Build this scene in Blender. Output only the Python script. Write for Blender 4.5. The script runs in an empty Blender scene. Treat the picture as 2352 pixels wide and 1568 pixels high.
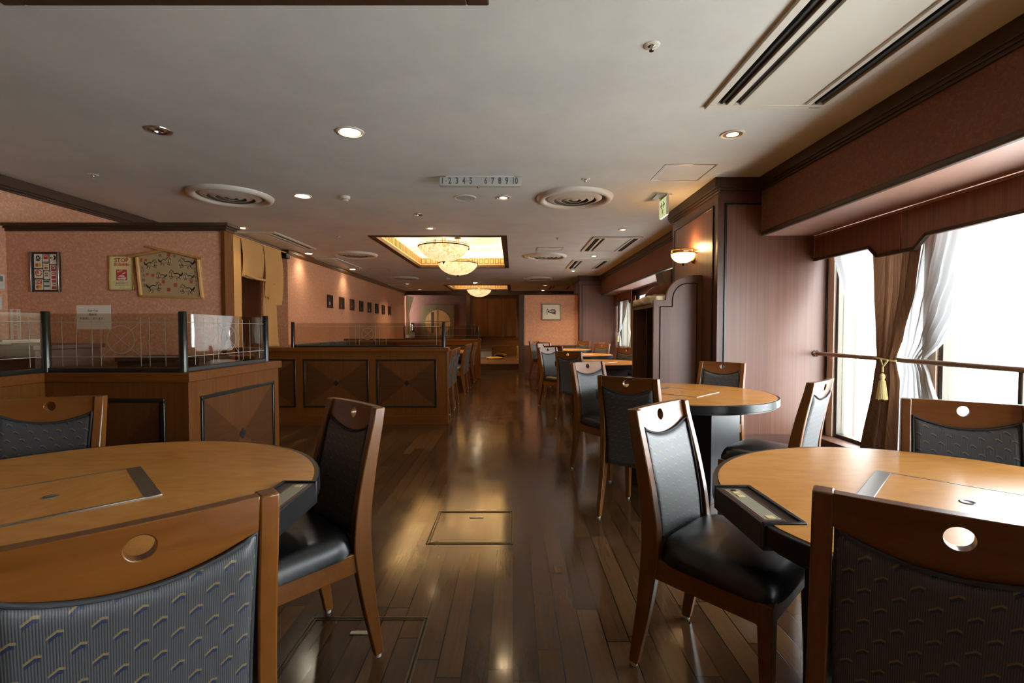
import bpy, bmesh, math, random
from mathutils import Vector, Matrix
R = math.radians
PI = math.pi
rnd = random.Random(7)
sc = bpy.context.scene
col = sc.collection

# ------------------------------------------------------------------ materials
def lin(c):
    if isinstance(c, str):
        c = [int(c[i:i + 2], 16) / 255 for i in (0, 2, 4)]
    return tuple((v / 12.92 if v <= .04045 else ((v + .055) / 1.055) ** 2.4) for v in c) + (1,)

class NT:
    def __init__(s, name):
        s.m = bpy.data.materials.new(name); s.m.use_nodes = True
        s.t = s.m.node_tree; s.t.nodes.clear()
        s.out = s.t.nodes.new('ShaderNodeOutputMaterial')
    def n(s, typ, **kw):
        nd = s.t.nodes.new(typ)
        for k, v in kw.items():
            if k.startswith('i_'):
                nd.inputs[int(k[2:])].default_value = v
            else:
                setattr(nd, k, v)
        return nd
    def l(s, a, ao, b, bi):
        s.t.links.new(a.outputs[ao], b.inputs[bi]); return b
    def math(s, op, a, b=None, c=None):
        nd = s.n('ShaderNodeMath', operation=op)
        for i, v in enumerate((a, b, c)):
            if v is None: continue
            if isinstance(v, tuple): s.t.links.new(v[0].outputs[v[1]], nd.inputs[i])
            else: nd.inputs[i].default_value = v
        return (nd, 0)
    def coord(s, kind='Object', scale=(1, 1, 1), rot=(0, 0, 0)):
        tc = s.n('ShaderNodeTexCoord'); mp = s.n('ShaderNodeMapping')
        mp.inputs['Scale'].default_value = scale; mp.inputs['Rotation'].default_value = rot
        s.l(tc, kind, mp, 'Vector'); return mp
    def ramp(s, src, stops):
        r = s.n('ShaderNodeValToRGB')
        e = r.color_ramp.elements
        while len(e) > 1: e.remove(e[0])
        e[0].position = stops[0][0]; e[0].color = stops[0][1]
        for p, c in stops[1:]:
            x = e.new(p); x.color = c
        s.t.links.new(src[0].outputs[src[1]], r.inputs[0]); return r
    def mix(s, fac, a, b):
        m = s.n('ShaderNodeMix', data_type='RGBA')
        for i, v in ((0, fac), (6, a), (7, b)):
            if isinstance(v, tuple) and len(v) == 2: s.t.links.new(v[0].outputs[v[1]], m.inputs[i])
            else: m.inputs[i].default_value = v
        return (m, 2)
    def bsdf(s, color=None, rough=.5, metal=0, spec=.5, coat=0, coat_rough=.1, bump=None, bump_s=.2, bump_d=.002, emit=None, emit_s=0, sheen=0):
        b = s.n('ShaderNodeBsdfPrincipled')
        if isinstance(color, tuple) and len(color) == 2: s.t.links.new(color[0].outputs[color[1]], b.inputs['Base Color'])
        elif color is not None: b.inputs['Base Color'].default_value = color
        if isinstance(rough, tuple): s.t.links.new(rough[0].outputs[rough[1]], b.inputs['Roughness'])
        else: b.inputs['Roughness'].default_value = rough
        b.inputs['Metallic'].default_value = metal
        b.inputs['Specular IOR Level'].default_value = spec
        b.inputs['Coat Weight'].default_value = coat
        b.inputs['Coat Roughness'].default_value = coat_rough
        b.inputs['Sheen Weight'].default_value = sheen
        if emit is not None:
            if isinstance(emit, tuple) and len(emit) == 2: s.t.links.new(emit[0].outputs[emit[1]], b.inputs['Emission Color'])
            else: b.inputs['Emission Color'].default_value = emit
            b.inputs['Emission Strength'].default_value = emit_s
        if bump is not None:
            bp = s.n('ShaderNodeBump'); bp.inputs['Strength'].default_value = bump_s; bp.inputs['Distance'].default_value = bump_d
            s.t.links.new(bump[0].outputs[bump[1]], bp.inputs['Height']); s.l(bp, 0, b, 'Normal')
        s.l(b, 0, s.out, 0); return s.m

M = {}
def plain(name, c, rough=.5, **kw):
    M[name] = NT(name).bsdf(lin(c), rough, **kw); return M[name]

def wood(name, c1, c2, axis=2, scale=1.0, rough=.35, coat=0, stretch=14, bump=.05, kind='Object', spec=.5):
    """grain runs along the given axis"""
    t = NT(name)
    s = [stretch * 3 * scale] * 3; s[axis] = 2.2 * scale
    mp = t.coord(kind, tuple(s))
    n1 = t.n('ShaderNodeTexNoise'); n1.inputs['Scale'].default_value = 1.0; n1.inputs['Detail'].default_value = 6; n1.inputs['Roughness'].default_value = .62
    n1.inputs['Distortion'].default_value = .35
    t.l(mp, 0, n1, 0)
    s2 = [x * 3.3 for x in s]; mp2 = t.coord(kind, tuple(s2))
    n2 = t.n('ShaderNodeTexNoise'); n2.inputs['Scale'].default_value = 1.0; n2.inputs['Detail'].default_value = 3
    t.l(mp2, 0, n2, 0)
    f = t.math('ADD', t.math('MULTIPLY', (n1, 0), .7), t.math('MULTIPLY', (n2, 0), .3))
    r = t.ramp(f, [(.3, lin(c1)), (.68, lin(c2))])
    M[name] = t.bsdf((r, 0), rough, spec=spec, coat=coat, coat_rough=.12, bump=f, bump_s=bump); return M[name]

def veneer(name, c1, c2, rough=.4):
    """straight striped veneer, stripes vertical"""
    t = NT(name)
    mp = t.coord('Object', (150, 150, .8))
    n1 = t.n('ShaderNodeTexNoise'); n1.inputs['Scale'].default_value = 1.0; n1.inputs['Detail'].default_value = 3; t.l(mp, 0, n1, 0)
    mp2 = t.coord('Object', (22, 22, .3))
    n2 = t.n('ShaderNodeTexNoise'); n2.inputs['Scale'].default_value = 1.0; n2.inputs['Detail'].default_value = 2; t.l(mp2, 0, n2, 0)
    f = t.math('ADD', t.math('MULTIPLY', (n1, 0), .6), t.math('MULTIPLY', (n2, 0), .4))
    r = t.ramp(f, [(.32, lin(c1)), (.66, lin(c2))])
    M[name] = t.bsdf((r, 0), rough, bump=f, bump_s=.05); return M[name]

plain('white_plastic', 'C9C4B8', .42)
plain('vent_white', 'CFCABD', .38)
plain('vent_dark', '12100E', .7)
plain('vent_throat', '8A8578', .6)
plain('black', '0B0B0B', .45)
plain('black_bead', '14130f', .3)
plain('leather', '0D0D0E', .34)
plain('table_edge', '17181b', .33)
plain('roaster_black', '15171a', .36)
plain('steel', 'A9A6A0', .28, metal=1)
plain('chrome', 'D8D8D8', .12, metal=1)
plain('bronze', '3B3A38', .3, metal=1)
plain('window_metal', '4F4A43', .38, metal=.8)
plain('lamp_reflector', 'B79A6A', .3, metal=.8)
plain('rail_metal', '8C7668', .35, metal=.4)
plain('jamb_wood_glare', 'DBC4B0', .5)  # pale tone carries the window glare on the piers
plain('brass', 'B8893E', .25, metal=1)
plain('glide', 'B5AFA4', .4)
plain('paper', 'E6E0D2', .7)
plain('card_paper', 'E4DDCB', .6)
plain('ink', '1B1A19', .7)
plain('red_ink', 'C23A2E', .6)
plain('red_dark', '9E2F31', .6)
plain('seal_red', 'B5562E', .7)
plain('blue_ink', '4A4A7A', .6)
plain('green_ink', '1F6B60', .6)
plain('yellow_ink', 'D6B23A', .6)
plain('orange_ink', 'C2622C', .6)
plain('grey_ink', '6C6A66', .6)
plain('sign_grey', 'ABABA6', .5)
plain('number_grey', '575550', .6)
plain('poster_cream', 'E0D39A', .55)
plain('gold_frame', 'B58E3E', .35, metal=.6)
plain('pine_light', 'D3A468', .5)
plain('mat_board', 'E7DFC8', .7)
plain('frame_silver', '8A8778', .4, metal=.6)
plain('rope', 'CDBb82', .8)
plain('cream_cloth', 'E3C78B', .85)
plain('linen', 'E9DCBC', .9)
plain('cushion_gold', 'A98338', .9)
plain('speaker_brown', '4F433A', .6)
plain('etch', '8E897A', .8)
plain('steel_blue_vinyl', '50585E', .45)
plain('outside_white', 'E8E8E6', .8)
plain('outside_grey', 'B9BBBC', .8)
plain('noren_cream', 'BF965E', .9)
plain('thermo_lcd', '6E6F66', .3)
plain('ceramic_dark', '1C1A18', .3)

# plastic film
t = NT('plastic_film')
tr = t.n('ShaderNodeBsdfTransparent'); gl = t.n('ShaderNodeBsdfGlossy'); gl.inputs['Roughness'].default_value = .15
mx = t.n('ShaderNodeMixShader'); mx.inputs[0].default_value = .35
t.l(tr, 0, mx, 1); t.l(gl, 0, mx, 2); t.l(mx, 0, t.out, 0); M['plastic_film'] = t.m

# emissive lamps
def emis(name, c, s):
    t = NT(name); e = t.n('ShaderNodeEmission'); e.inputs[0].default_value = lin(c); e.inputs[1].default_value = s
    t.l(e, 0, t.out, 0); M[name] = t.m
emis('lamp_warm', 'FFD9A0', 28)
emis('lamp_cool', 'FFF0CF', 26)
emis('cove_lamp', 'FFDFAE', 27)
emis('sconce_glow', 'FFCB86', 3.5)
emis('exit_glow', 'D9DDA0', .62)
emis('exit_bottom', 'F6EEDC', 1.3)
emis('lamp_dim', 'EED9AE', 2.2)
plain('exit_green', '2E6B34', .6)

# alabaster bowl
t = NT('alabaster')
mp = t.coord('Object', (1, 1, 1))
v = t.n('ShaderNodeTexNoise'); v.inputs['Scale'].default_value = 16; v.inputs['Detail'].default_value = 4; v.inputs['Distortion'].default_value = 1.6
t.l(mp, 0, v, 0)
r = t.ramp((v, 0), [(.36, lin('CE9A60')), (.5, lin('E2BB88')), (.66, lin('F2DAB2'))])
M['alabaster'] = t.bsdf((r, 0), .35, emit=(r, 0), emit_s=1.05)

# pink wallpaper
def wallpaper(name, c1, c2, c3):
    t = NT(name)
    mp = t.coord('Object', (1, 1, 1))
    a = t.n('ShaderNodeTexNoise'); a.inputs['Scale'].default_value = 38; a.inputs['Detail'].default_value = 5; a.inputs['Distortion'].default_value = 1.0
    b = t.n('ShaderNodeTexNoise'); b.inputs['Scale'].default_value = 150; b.inputs['Detail'].default_value = 2
    t.l(mp, 0, a, 0); t.l(mp, 0, b, 0)
    f = t.math('ADD', t.math('MULTIPLY', (a, 0), .75), t.math('MULTIPLY', (b, 0), .25))
    r = t.ramp(f, [(.36, lin(c1)), (.52, lin(c2)), (.64, lin(c3))])
    M[name] = t.bsdf((r, 0), .8, spec=.25, bump=f, bump_s=.25, bump_d=.002)
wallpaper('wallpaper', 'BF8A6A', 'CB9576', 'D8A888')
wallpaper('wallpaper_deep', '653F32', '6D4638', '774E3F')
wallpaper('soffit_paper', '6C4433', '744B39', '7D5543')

# ceiling
t = NT('ceiling_paint')
mp = t.coord('Object', (1, 1, 1))
a = t.n('ShaderNodeTexNoise'); a.inputs['Scale'].default_value = 1.3; a.inputs['Detail'].default_value = 7; a.inputs['Roughness'].default_value = .6
b = t.n('ShaderNodeTexNoise'); b.inputs['Scale'].default_value = 240; b.inputs['Detail'].default_value = 2
t.l(mp, 0, a, 0); t.l(mp, 0, b, 0)
r = t.ramp((a, 0), [(.35, lin('C9C9C2')), (.6, lin('D4D4CC'))])
M['ceiling_paint'] = t.bsdf((r, 0), .75, spec=.3, bump=(b, 0), bump_s=.12, bump_d=.001)

# woods
wood('chair_wood', '59310D', '734618', axis=2, rough=.3, coat=.2, stretch=7, bump=.02)
wood('chair_rail_wood', '59310D', '734618', axis=0, rough=.3, coat=.2, stretch=7, bump=.02)
wood('divider_wood', '512B09', '683B11', axis=2, rough=.5, spec=.18)
wood('divider_wood_x', '512B09', '683B11', axis=0, rough=.5, spec=.18)
wood('divider_wood_y', '512B09', '683B11', axis=1, rough=.5, spec=.18)
wood('veneer_v', '4A280B', '5A3412', axis=2, rough=.55, spec=.18)
wood('veneer_h', '3C2009', '4A290E', axis=0, rough=.55, spec=.18)
wood('veneer_hy', '3C2009', '4A290E', axis=1, rough=.55, spec=.18)
wood('dark_trim', '33200F', '432A16', axis=1, rough=.55)
wood('dark_trim_x', '33200F', '432A16', axis=0, rough=.55)
wood('dark_trim_z', '33200F', '432A16', axis=2, rough=.55)
wood('crown_tan', '6B4526', '7A5230', axis=1, rough=.42)
wood('wainscot_wood', '6B3C12', '83501C', axis=0, rough=.4)
wood('noren_brown', '523213', '613C17', axis=2, rough=.8, stretch=10)
wood('platform_wood', '4C3018', '5E3E22', axis=0, rough=.28)
wood('counter_brown', '4A3026', '5A3C30', axis=2, rough=.3)
wood('door_brown', '64402F', '74503E', axis=2, rough=.5)
wood('pine', 'A67A3A', 'BA8C48', axis=0, rough=.5)
wood('lattice_wood', '6E4A22', '85602F', axis=0, rough=.5)
plain('coffer_cream', 'D9BC8C', .6)
plain('coffer_white', 'E6DCC4', .7)
plain('ema_field', 'B0966E', .8)
plain('screen_reed', '66522C', .8)
plain('screen_disc', 'A5763F', .7)
veneer('pillar_veneer', '5A3625', '724935')
veneer('pillar_frame', '4A2D22', '5A3B2E')
veneer('valance_wood', '5E3323', '8C563D')
plain('shelf_inside', '3C2416', .5)
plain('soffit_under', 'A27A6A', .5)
plain('metal_trim', '9A908A', .3, metal=.7)

# table top
t = NT('table_laminate')
mp = t.coord('Object', (9, 26, 9))
a = t.n('ShaderNodeTexNoise'); a.inputs['Scale'].default_value = 1; a.inputs['Detail'].default_value = 6; a.inputs['Distortion'].default_value = .6
t.l(mp, 0, a, 0)
r = t.ramp((a, 0), [(.3, lin('BA7F3A')), (.7, lin('C88E48'))])
M['table_laminate'] = t.bsdf((r, 0), .27, spec=.5, bump=(a, 0), bump_s=.02, bump_d=.001)

# floor planks running along Y
t = NT('floor_planks')
tc = t.n('ShaderNodeTexCoord'); sp = t.n('ShaderNodeSeparateXYZ'); t.l(tc, 'Object', sp, 0)
PW, PL = .09, .92
u = t.math('DIVIDE', (sp, 0), PW); iu = t.math('FLOOR', u); fu = t.math('FRACT', u)
wn = t.n('ShaderNodeTexWhiteNoise', noise_dimensions='1D'); t.t.links.new(iu[0].outputs[0], wn.inputs['W'])
vv = t.math('ADD', t.math('DIVIDE', (sp, 1), PL), t.math('MULTIPLY', (wn, 0), 7.31))
iv = t.math('FLOOR', vv); fv = t.math('FRACT', vv)
cmb = t.n('ShaderNodeCombineXYZ'); t.t.links.new(iu[0].outputs[0], cmb.inputs[0]); t.t.links.new(iv[0].outputs[0], cmb.inputs[1])
wn2 = t.n('ShaderNodeTexWhiteNoise', noise_dimensions='2D'); t.l(cmb, 0, wn2, 'Vector')
gu = t.math('MINIMUM', fu, t.math('SUBTRACT', 1.0, fu)); gv = t.math('MINIMUM', fv, t.math('SUBTRACT', 1.0, fv))
g = t.math('MINIMUM', t.math('MULTIPLY', gu, PW), t.math('MULTIPLY', gv, PL))
gap = t.math('LESS_THAN', g, .0022)
mp = t.n('ShaderNodeMapping'); mp.inputs['Scale'].default_value = (60, 3.2, 1); t.l(tc, 'Object', mp, 0)
off = t.n('ShaderNodeVectorMath', operation='ADD'); t.l(mp, 0, off, 0); t.l(wn2, 'Color', off, 1)
gr = t.n('ShaderNodeTexNoise'); gr.inputs['Scale'].default_value = 1; gr.inputs['Detail'].default_value = 6; gr.inputs['Distortion'].default_value = .8; t.l(off, 0, gr, 0)
tone = t.math('ADD', t.math('MULTIPLY', (wn2, 0), .55), t.math('MULTIPLY', (gr, 0), .45))
r = t.ramp(tone, [(.12, lin('362415')), (.5, lin('46301D')), (.9, lin('5B4127'))])
c = t.mix(gap, (r, 0), lin('0B0806'))
sm = t.n('ShaderNodeTexNoise'); sm.inputs['Scale'].default_value = 5; sm.inputs['Detail'].default_value = 5; t.l(tc, 'Object', sm, 0)
rg = t.math('ADD', t.math('MULTIPLY', (sm, 0), .14), t.math('ADD', t.math('MULTIPLY', (gr, 0), .10), .02))
hgt = t.math('ADD', t.math('MULTIPLY', gap, -1.0), t.math('MULTIPLY', (gr, 0), .12))
M['floor_planks'] = t.bsdf(c, rg, spec=.5, bump=hgt, bump_s=.22, bump_d=.0016)

# chair fabric: fine vertical ribs with two-tone chevrons
t = NT('chair_fabric')
tc = t.n('ShaderNodeTexCoord'); sp = t.n('ShaderNodeSeparateXYZ'); t.l(tc, 'Object', sp, 0)
PX, PZ = .047, .030
row = t.math('FLOOR', t.math('DIVIDE', (sp, 2), PZ))
stag = t.math('MULTIPLY', t.math('MODULO', t.math('ADD', row, 100.0), 2.0), .5)
uu = t.math('SUBTRACT', t.math('FRACT', t.math('ADD', t.math('ADD', t.math('DIVIDE', (sp, 0), PX), stag), 10.0)), .5)
vz = t.math('SUBTRACT', t.math('FRACT', t.math('DIVIDE', (sp, 2), PZ)), .5)
au = t.math('ABSOLUTE', uu); u2 = t.math('SUBTRACT', uu, .05); ab2 = t.math('ABSOLUTE', u2)
inside = t.math('LESS_THAN', au, .20)
line = t.math('ADD', vz, t.math('SUBTRACT', t.math('MULTIPLY', ab2, .8), t.math('MULTIPLY', u2, .35)))          # chevron height line
gold = t.math('MULTIPLY', inside, t.math('LESS_THAN', t.math('ABSOLUTE', t.math('SUBTRACT', line, .2)), .07))
navy = t.math('MULTIPLY', t.math('LESS_THAN', au, .16), t.math('LESS_THAN', t.math('ABSOLUTE', t.math('SUBTRACT', line, .02)), .10))
rib = t.n('ShaderNodeMath', operation='SINE'); t.t.links.new(t.math('MULTIPLY', (sp, 0), 2 * PI / .0032)[0].outputs[0], rib.inputs[0])
rr = t.math('ADD', t.math('MULTIPLY', (rib, 0), .5), .5)
base = t.mix(rr, lin('2A2A2B'), lin('4C4E50'))
c = t.mix(navy, base, lin('1F2740')); c = t.mix(gold, c, lin('6E6040'))
M['chair_fabric'] = t.bsdf(c, .48, spec=.55, bump=rr, bump_s=.1, bump_d=.0008)
plain('piping_cloth', '2A2B2C', .8)

# clear partition glass (thin) and window glass
def thin_glass(name, tint, ior=1.5, rough=.0):
    t = NT(name)
    tr = t.n('ShaderNodeBsdfTransparent'); tr.inputs[0].default_value = tint
    gl = t.n('ShaderNodeBsdfGlossy'); gl.inputs['Roughness'].default_value = rough
    ge = t.n('ShaderNodeNewGeometry'); dp = t.n('ShaderNodeVectorMath', operation='DOT_PRODUCT')
    t.l(ge, 'Incoming', dp, 0); t.l(ge, 'Normal', dp, 1)
    cs = t.math('ABSOLUTE', (dp, 'Value')); f0 = ((ior - 1) / (ior + 1)) ** 2
    fr = t.math('ADD', t.math('MULTIPLY', t.math('POWER', t.math('SUBTRACT', 1.0, cs), 5.0), 1 - f0), f0)
    mx = t.n('ShaderNodeMixShader'); t.l(fr[0], 0, mx, 0); t.l(tr, 0, mx, 1); t.l(gl, 0, mx, 2); t.l(mx, 0, t.out, 0)
    M[name] = t.m
thin_glass('divider_glass', lin('EAE4DB'), 1.46)
thin_glass('window_glass', (1, 1, 1, 1), 1.3)
thin_glass('picture_glass', (1, 1, 1, 1), 1.3)

# sheer curtain and drapes
t = NT('sheer')
tr = t.n('ShaderNodeBsdfTransparent'); df = t.n('ShaderNodeBsdfDiffuse'); tl = t.n('ShaderNodeBsdfTranslucent')
df.inputs[0].default_value = lin('EEEEEE'); tl.inputs[0].default_value = (.22, .225, .23, 1)
m1 = t.n('ShaderNodeMixShader'); m1.inputs[0].default_value = .45; t.l(df, 0, m1, 1); t.l(tl, 0, m1, 2)
m2 = t.n('ShaderNodeMixShader'); m2.inputs[0].default_value = .965; t.l(tr, 0, m2, 1); t.l(m1, 0, m2, 2); t.l(m2, 0, t.out, 0)
M['sheer'] = t.m
M['sheer_bright'] = t.m.copy(); M['sheer_bright'].name = 'sheer_bright'
for nd in M['sheer_bright'].node_tree.nodes:
    if nd.type == 'BSDF_TRANSLUCENT': nd.inputs[0].default_value = (.8, .81, .82, 1)
t = NT('drape')
sp = t.n('ShaderNodeTexCoord'); mp = t.n('ShaderNodeMapping'); mp.inputs['Scale'].default_value = (1, 260, 3); t.l(sp, 'Object', mp, 0)
nz = t.n('ShaderNodeTexNoise'); nz.inputs['Scale'].default_value = 1; t.l(mp, 0, nz, 0)
r = t.ramp((nz, 0), [(.35, lin('654733')), (.65, lin('7C5B42'))])
df = t.n('ShaderNodeBsdfDiffuse'); tl = t.n('ShaderNodeBsdfTranslucent'); t.l(r, 0, df, 0); t.l(r, 0, tl, 0)
m1 = t.n('ShaderNodeMixShader'); m1.inputs[0].default_value = .12; t.l(df, 0, m1, 1); t.l(tl, 0, m1, 2); t.l(m1, 0, t.out, 0)
M['drape'] = t.m

# ------------------------------------------------------------------ mesh builder
class MB:
    def __init__(s): s.v = []; s.f = []; s.m = []
    def add(s, vs, fs, mi=0):
        o = len(s.v); s.v += [tuple(x) for x in vs]
        for f in fs: s.f.append(tuple(i + o for i in f)); s.m.append(mi)
        return s
    def box(s, x0, y0, z0, x1, y1, z1, mi=0):
        if x0 > x1: x0, x1 = x1, x0
        if y0 > y1: y0, y1 = y1, y0
        if z0 > z1: z0, z1 = z1, z0
        v = [(x0, y0, z0), (x1, y0, z0), (x1, y1, z0), (x0, y1, z0), (x0, y0, z1), (x1, y0, z1), (x1, y1, z1), (x0, y1, z1)]
        return s.add(v, [(0, 3, 2, 1), (4, 5, 6, 7), (0, 1, 5, 4), (1, 2, 6, 5), (2, 3, 7, 6), (3, 0, 4, 7)], mi)
    def prism(s, poly, axis, a, b, mi=0):
        """poly: 2-D outline, counter-clockwise seen from +axis; axis 0 -> (y,z), 1 -> (z,x), 2 -> (x,y)"""
        def p(q, t):
            return {0: (t, q[0], q[1]), 1: (q[1], t, q[0]), 2: (q[0], q[1], t)}[axis]
        n = len(poly)
        ar = sum(poly[i][0] * poly[(i + 1) % n][1] - poly[(i + 1) % n][0] * poly[i][1] for i in range(n))
        if ar < 0: poly = poly[::-1]
        if a > b: a, b = b, a
        v = [p(q, a) for q in poly] + [p(q, b) for q in poly]
        f = [tuple(range(n - 1, -1, -1)), tuple(range(n, 2 * n))] + [(i, (i + 1) % n, (i + 1) % n + n, i + n) for i in range(n)]
        return s.add(v, f, mi)
    def lathe(s, prof, n=32, c=(0, 0, 0), mi=0, a0=0, a1=2 * PI, cap=False):
        full = abs(a1 - a0 - 2 * PI) < 1e-6
        k = n if full else n + 1
        v = []
        for r_, z_ in prof:
            for i in range(k):
                a = a0 + (a1 - a0) * i / n
                v.append((c[0] + r_ * math.cos(a), c[1] + r_ * math.sin(a), c[2] + z_))
        f = []
        for j in range(len(prof) - 1):
            for i in range(n):
                i2 = (i + 1) % k
                f.append((j * k + i, j * k + i2, (j + 1) * k + i2, (j + 1) * k + i))
        if cap:
            f.append(tuple(range(k - 1, -1, -1))); f.append(tuple(range((len(prof) - 1) * k, len(prof) * k)))
        return s.add(v, f, mi)
    def tube(s, pts, r, n=8, mi=0, cap=True):
        pts = [Vector(p) for p in pts]; rs = r if isinstance(r, (list, tuple)) else [r] * len(pts)
        v = []; prev = None
        for i, p in enumerate(pts):
            d = (pts[min(i + 1, len(pts) - 1)] - pts[max(i - 1, 0)]).normalized()
            if prev is None:
                up = Vector((0, 0, 1)) if abs(d.z) < .9 else Vector((1, 0, 0))
                a = d.cross(up).normalized()
            else:
                a = (prev - d * prev.dot(d)).normalized()
            prev = a; b = d.cross(a)
            for k in range(n):
                t_ = 2 * PI * k / n
                v.append(p + (a * math.cos(t_) + b * math.sin(t_)) * rs[i])
        f = []
        for i in range(len(pts) - 1):
            for k in range(n):
                k2 = (k + 1) % n
                f.append((i * n + k, i * n + k2, (i + 1) * n + k2, (i + 1) * n + k))
        if cap: f.append(tuple(range(n - 1, -1, -1))); f.append(tuple((len(pts) - 1) * n + k for k in range(n)))
        return s.add(v, f, mi)
    def grid(s, fn, nu, nv, mi=0, flip=False):
        v = [fn(i / nu, j / nv) for j in range(nv + 1) for i in range(nu + 1)]
        w = nu + 1
        f = [(j * w + i, j * w + i + 1, (j + 1) * w + i + 1, (j + 1) * w + i) for j in range(nv) for i in range(nu)]
        if flip: f = [q[::-1] for q in f]
        return s.add(v, f, mi)
    def xf(s, mat):
        s.v = [tuple(mat @ Vector(p)) for p in s.v]; return s
    def build(s, name, mats, parent=None, bevel=0, seg=2, smooth=None, label=None, recalc=True):
        me = bpy.data.meshes.new(name)
        me.from_pydata(s.v, [], s.f)
        for m in (mats if isinstance(mats, (list, tuple)) else [mats]):
            me.materials.append(M[m])
        me.polygons.foreach_set('material_index', s.m)
        if recalc:
            bm = bmesh.new(); bm.from_mesh(me); bmesh.ops.recalc_face_normals(bm, faces=bm.faces); bm.to_mesh(me); bm.free()
        if smooth:
            me.polygons.foreach_set('use_smooth', [True] * len(me.polygons))
            me.set_sharp_from_angle(angle=R(smooth))
        me.update()
        o = bpy.data.objects.new(name, me); col.objects.link(o)
        if parent is not None: o.parent = parent
        if bevel:
            b = o.modifiers.new('edge', 'BEVEL'); b.width = bevel; b.segments = seg; b.limit_method = 'ANGLE'; b.angle_limit = R(40)
            if not smooth:
                me.polygons.foreach_set('use_smooth', [True] * len(me.polygons)); me.set_sharp_from_angle(angle=R(30))
        if label: o['label'] = label
        return o

def tag(o, label, cat, group=None, kind='thing'):
    o['label'] = label; o['category'] = cat; o['kind'] = kind
    if group: o['group'] = group
    return o
def thing(name, label, cat, loc=(0, 0, 0), rz=0, group=None):
    o = bpy.data.objects.new(name, None); col.objects.link(o)
    o.location = loc; o.rotation_euler = (0, 0, rz); o.empty_display_size = .1
    return tag(o, label, cat, group)
def struct(name, label, mb=None, mats=None, **kw):
    if mb is None:
        o = bpy.data.objects.new(name, None); col.objects.link(o)
    else:
        o = mb.build(name, mats, **kw)
    o['kind'] = 'structure'; o['label'] = label
    return o
def copy_tree(src, loc, rz, label, group):
    r = src.copy(); col.objects.link(r); r.location = loc; r.rotation_euler = (0, 0, rz); r['label'] = label; r['group'] = group
    for ch in src.children:
        c = ch.copy(); col.objects.link(c); c.parent = r
        for g in ch.children:
            d = g.copy(); col.objects.link(d); d.parent = c
    return r
def text_obj(name, body, mat, size, mtx, parent, align='CENTER', sx=1.0, ext=.0004, space=1.0, label=None, bold=0.0):
    """lettering as a mesh; text plane local XY placed by mtx"""
    cu = bpy.data.curves.new('t', 'FONT'); cu.body = body; cu.size = size; cu.align_x = align; cu.align_y = 'CENTER'; cu.extrude = ext
    cu.space_character = space; cu.offset = bold; cu.resolution_u = 4
    o = bpy.data.objects.new('t', cu); col.objects.link(o)
    dg = bpy.context.evaluated_depsgraph_get(); dg.update()
    me = bpy.data.meshes.new_from_object(o.evaluated_get(dg))
    bpy.data.objects.remove(o); bpy.data.curves.remove(cu)
    me.name = name; me.transform(Matrix.Diagonal((sx, 1, 1, 1))); me.transform(mtx)
    me.materials.clear(); me.materials.append(M[mat])
    ob = bpy.data.objects.new(name, me); col.objects.link(ob); ob.parent = parent
    if label: ob['label'] = label
    return ob
FACE_CAM = lambda x, y, z: Matrix.Translation((x, y, z)) @ Matrix.Rotation(R(90), 4, 'X')     # text on a wall that faces -Y

CZ = 2.68       # ceiling height
# ------------------------------------------------------------------ room shell
struct('floor', 'dark brown glossy plank floor', MB().box(-6.3, -4.2, -.06, 3.4, 19.5, 0), 'floor_planks')
COFF = [(-2.31, -.11, -1.7, 2.22), (-2.29, -.10, 7.58, 11.5), (-2.31, -.10, 15.84, 18.12)]
mb = MB()
ys = [-4.2]
for c_ in COFF: ys += [c_[2], c_[3]]
ys.append(19.5)
for i in range(len(ys) - 1):
    if i % 2 == 0: mb.box(-6.3, ys[i], CZ, 3.4, ys[i + 1], CZ + .06)
    else:
        c_ = COFF[i // 2]
        mb.box(-6.3, ys[i], CZ, c_[0], ys[i + 1], CZ + .06); mb.box(c_[1], ys[i], CZ, 3.4, ys[i + 1], CZ + .06)
struct('ceiling', 'off-white painted ceiling', mb, 'ceiling_paint')

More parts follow.
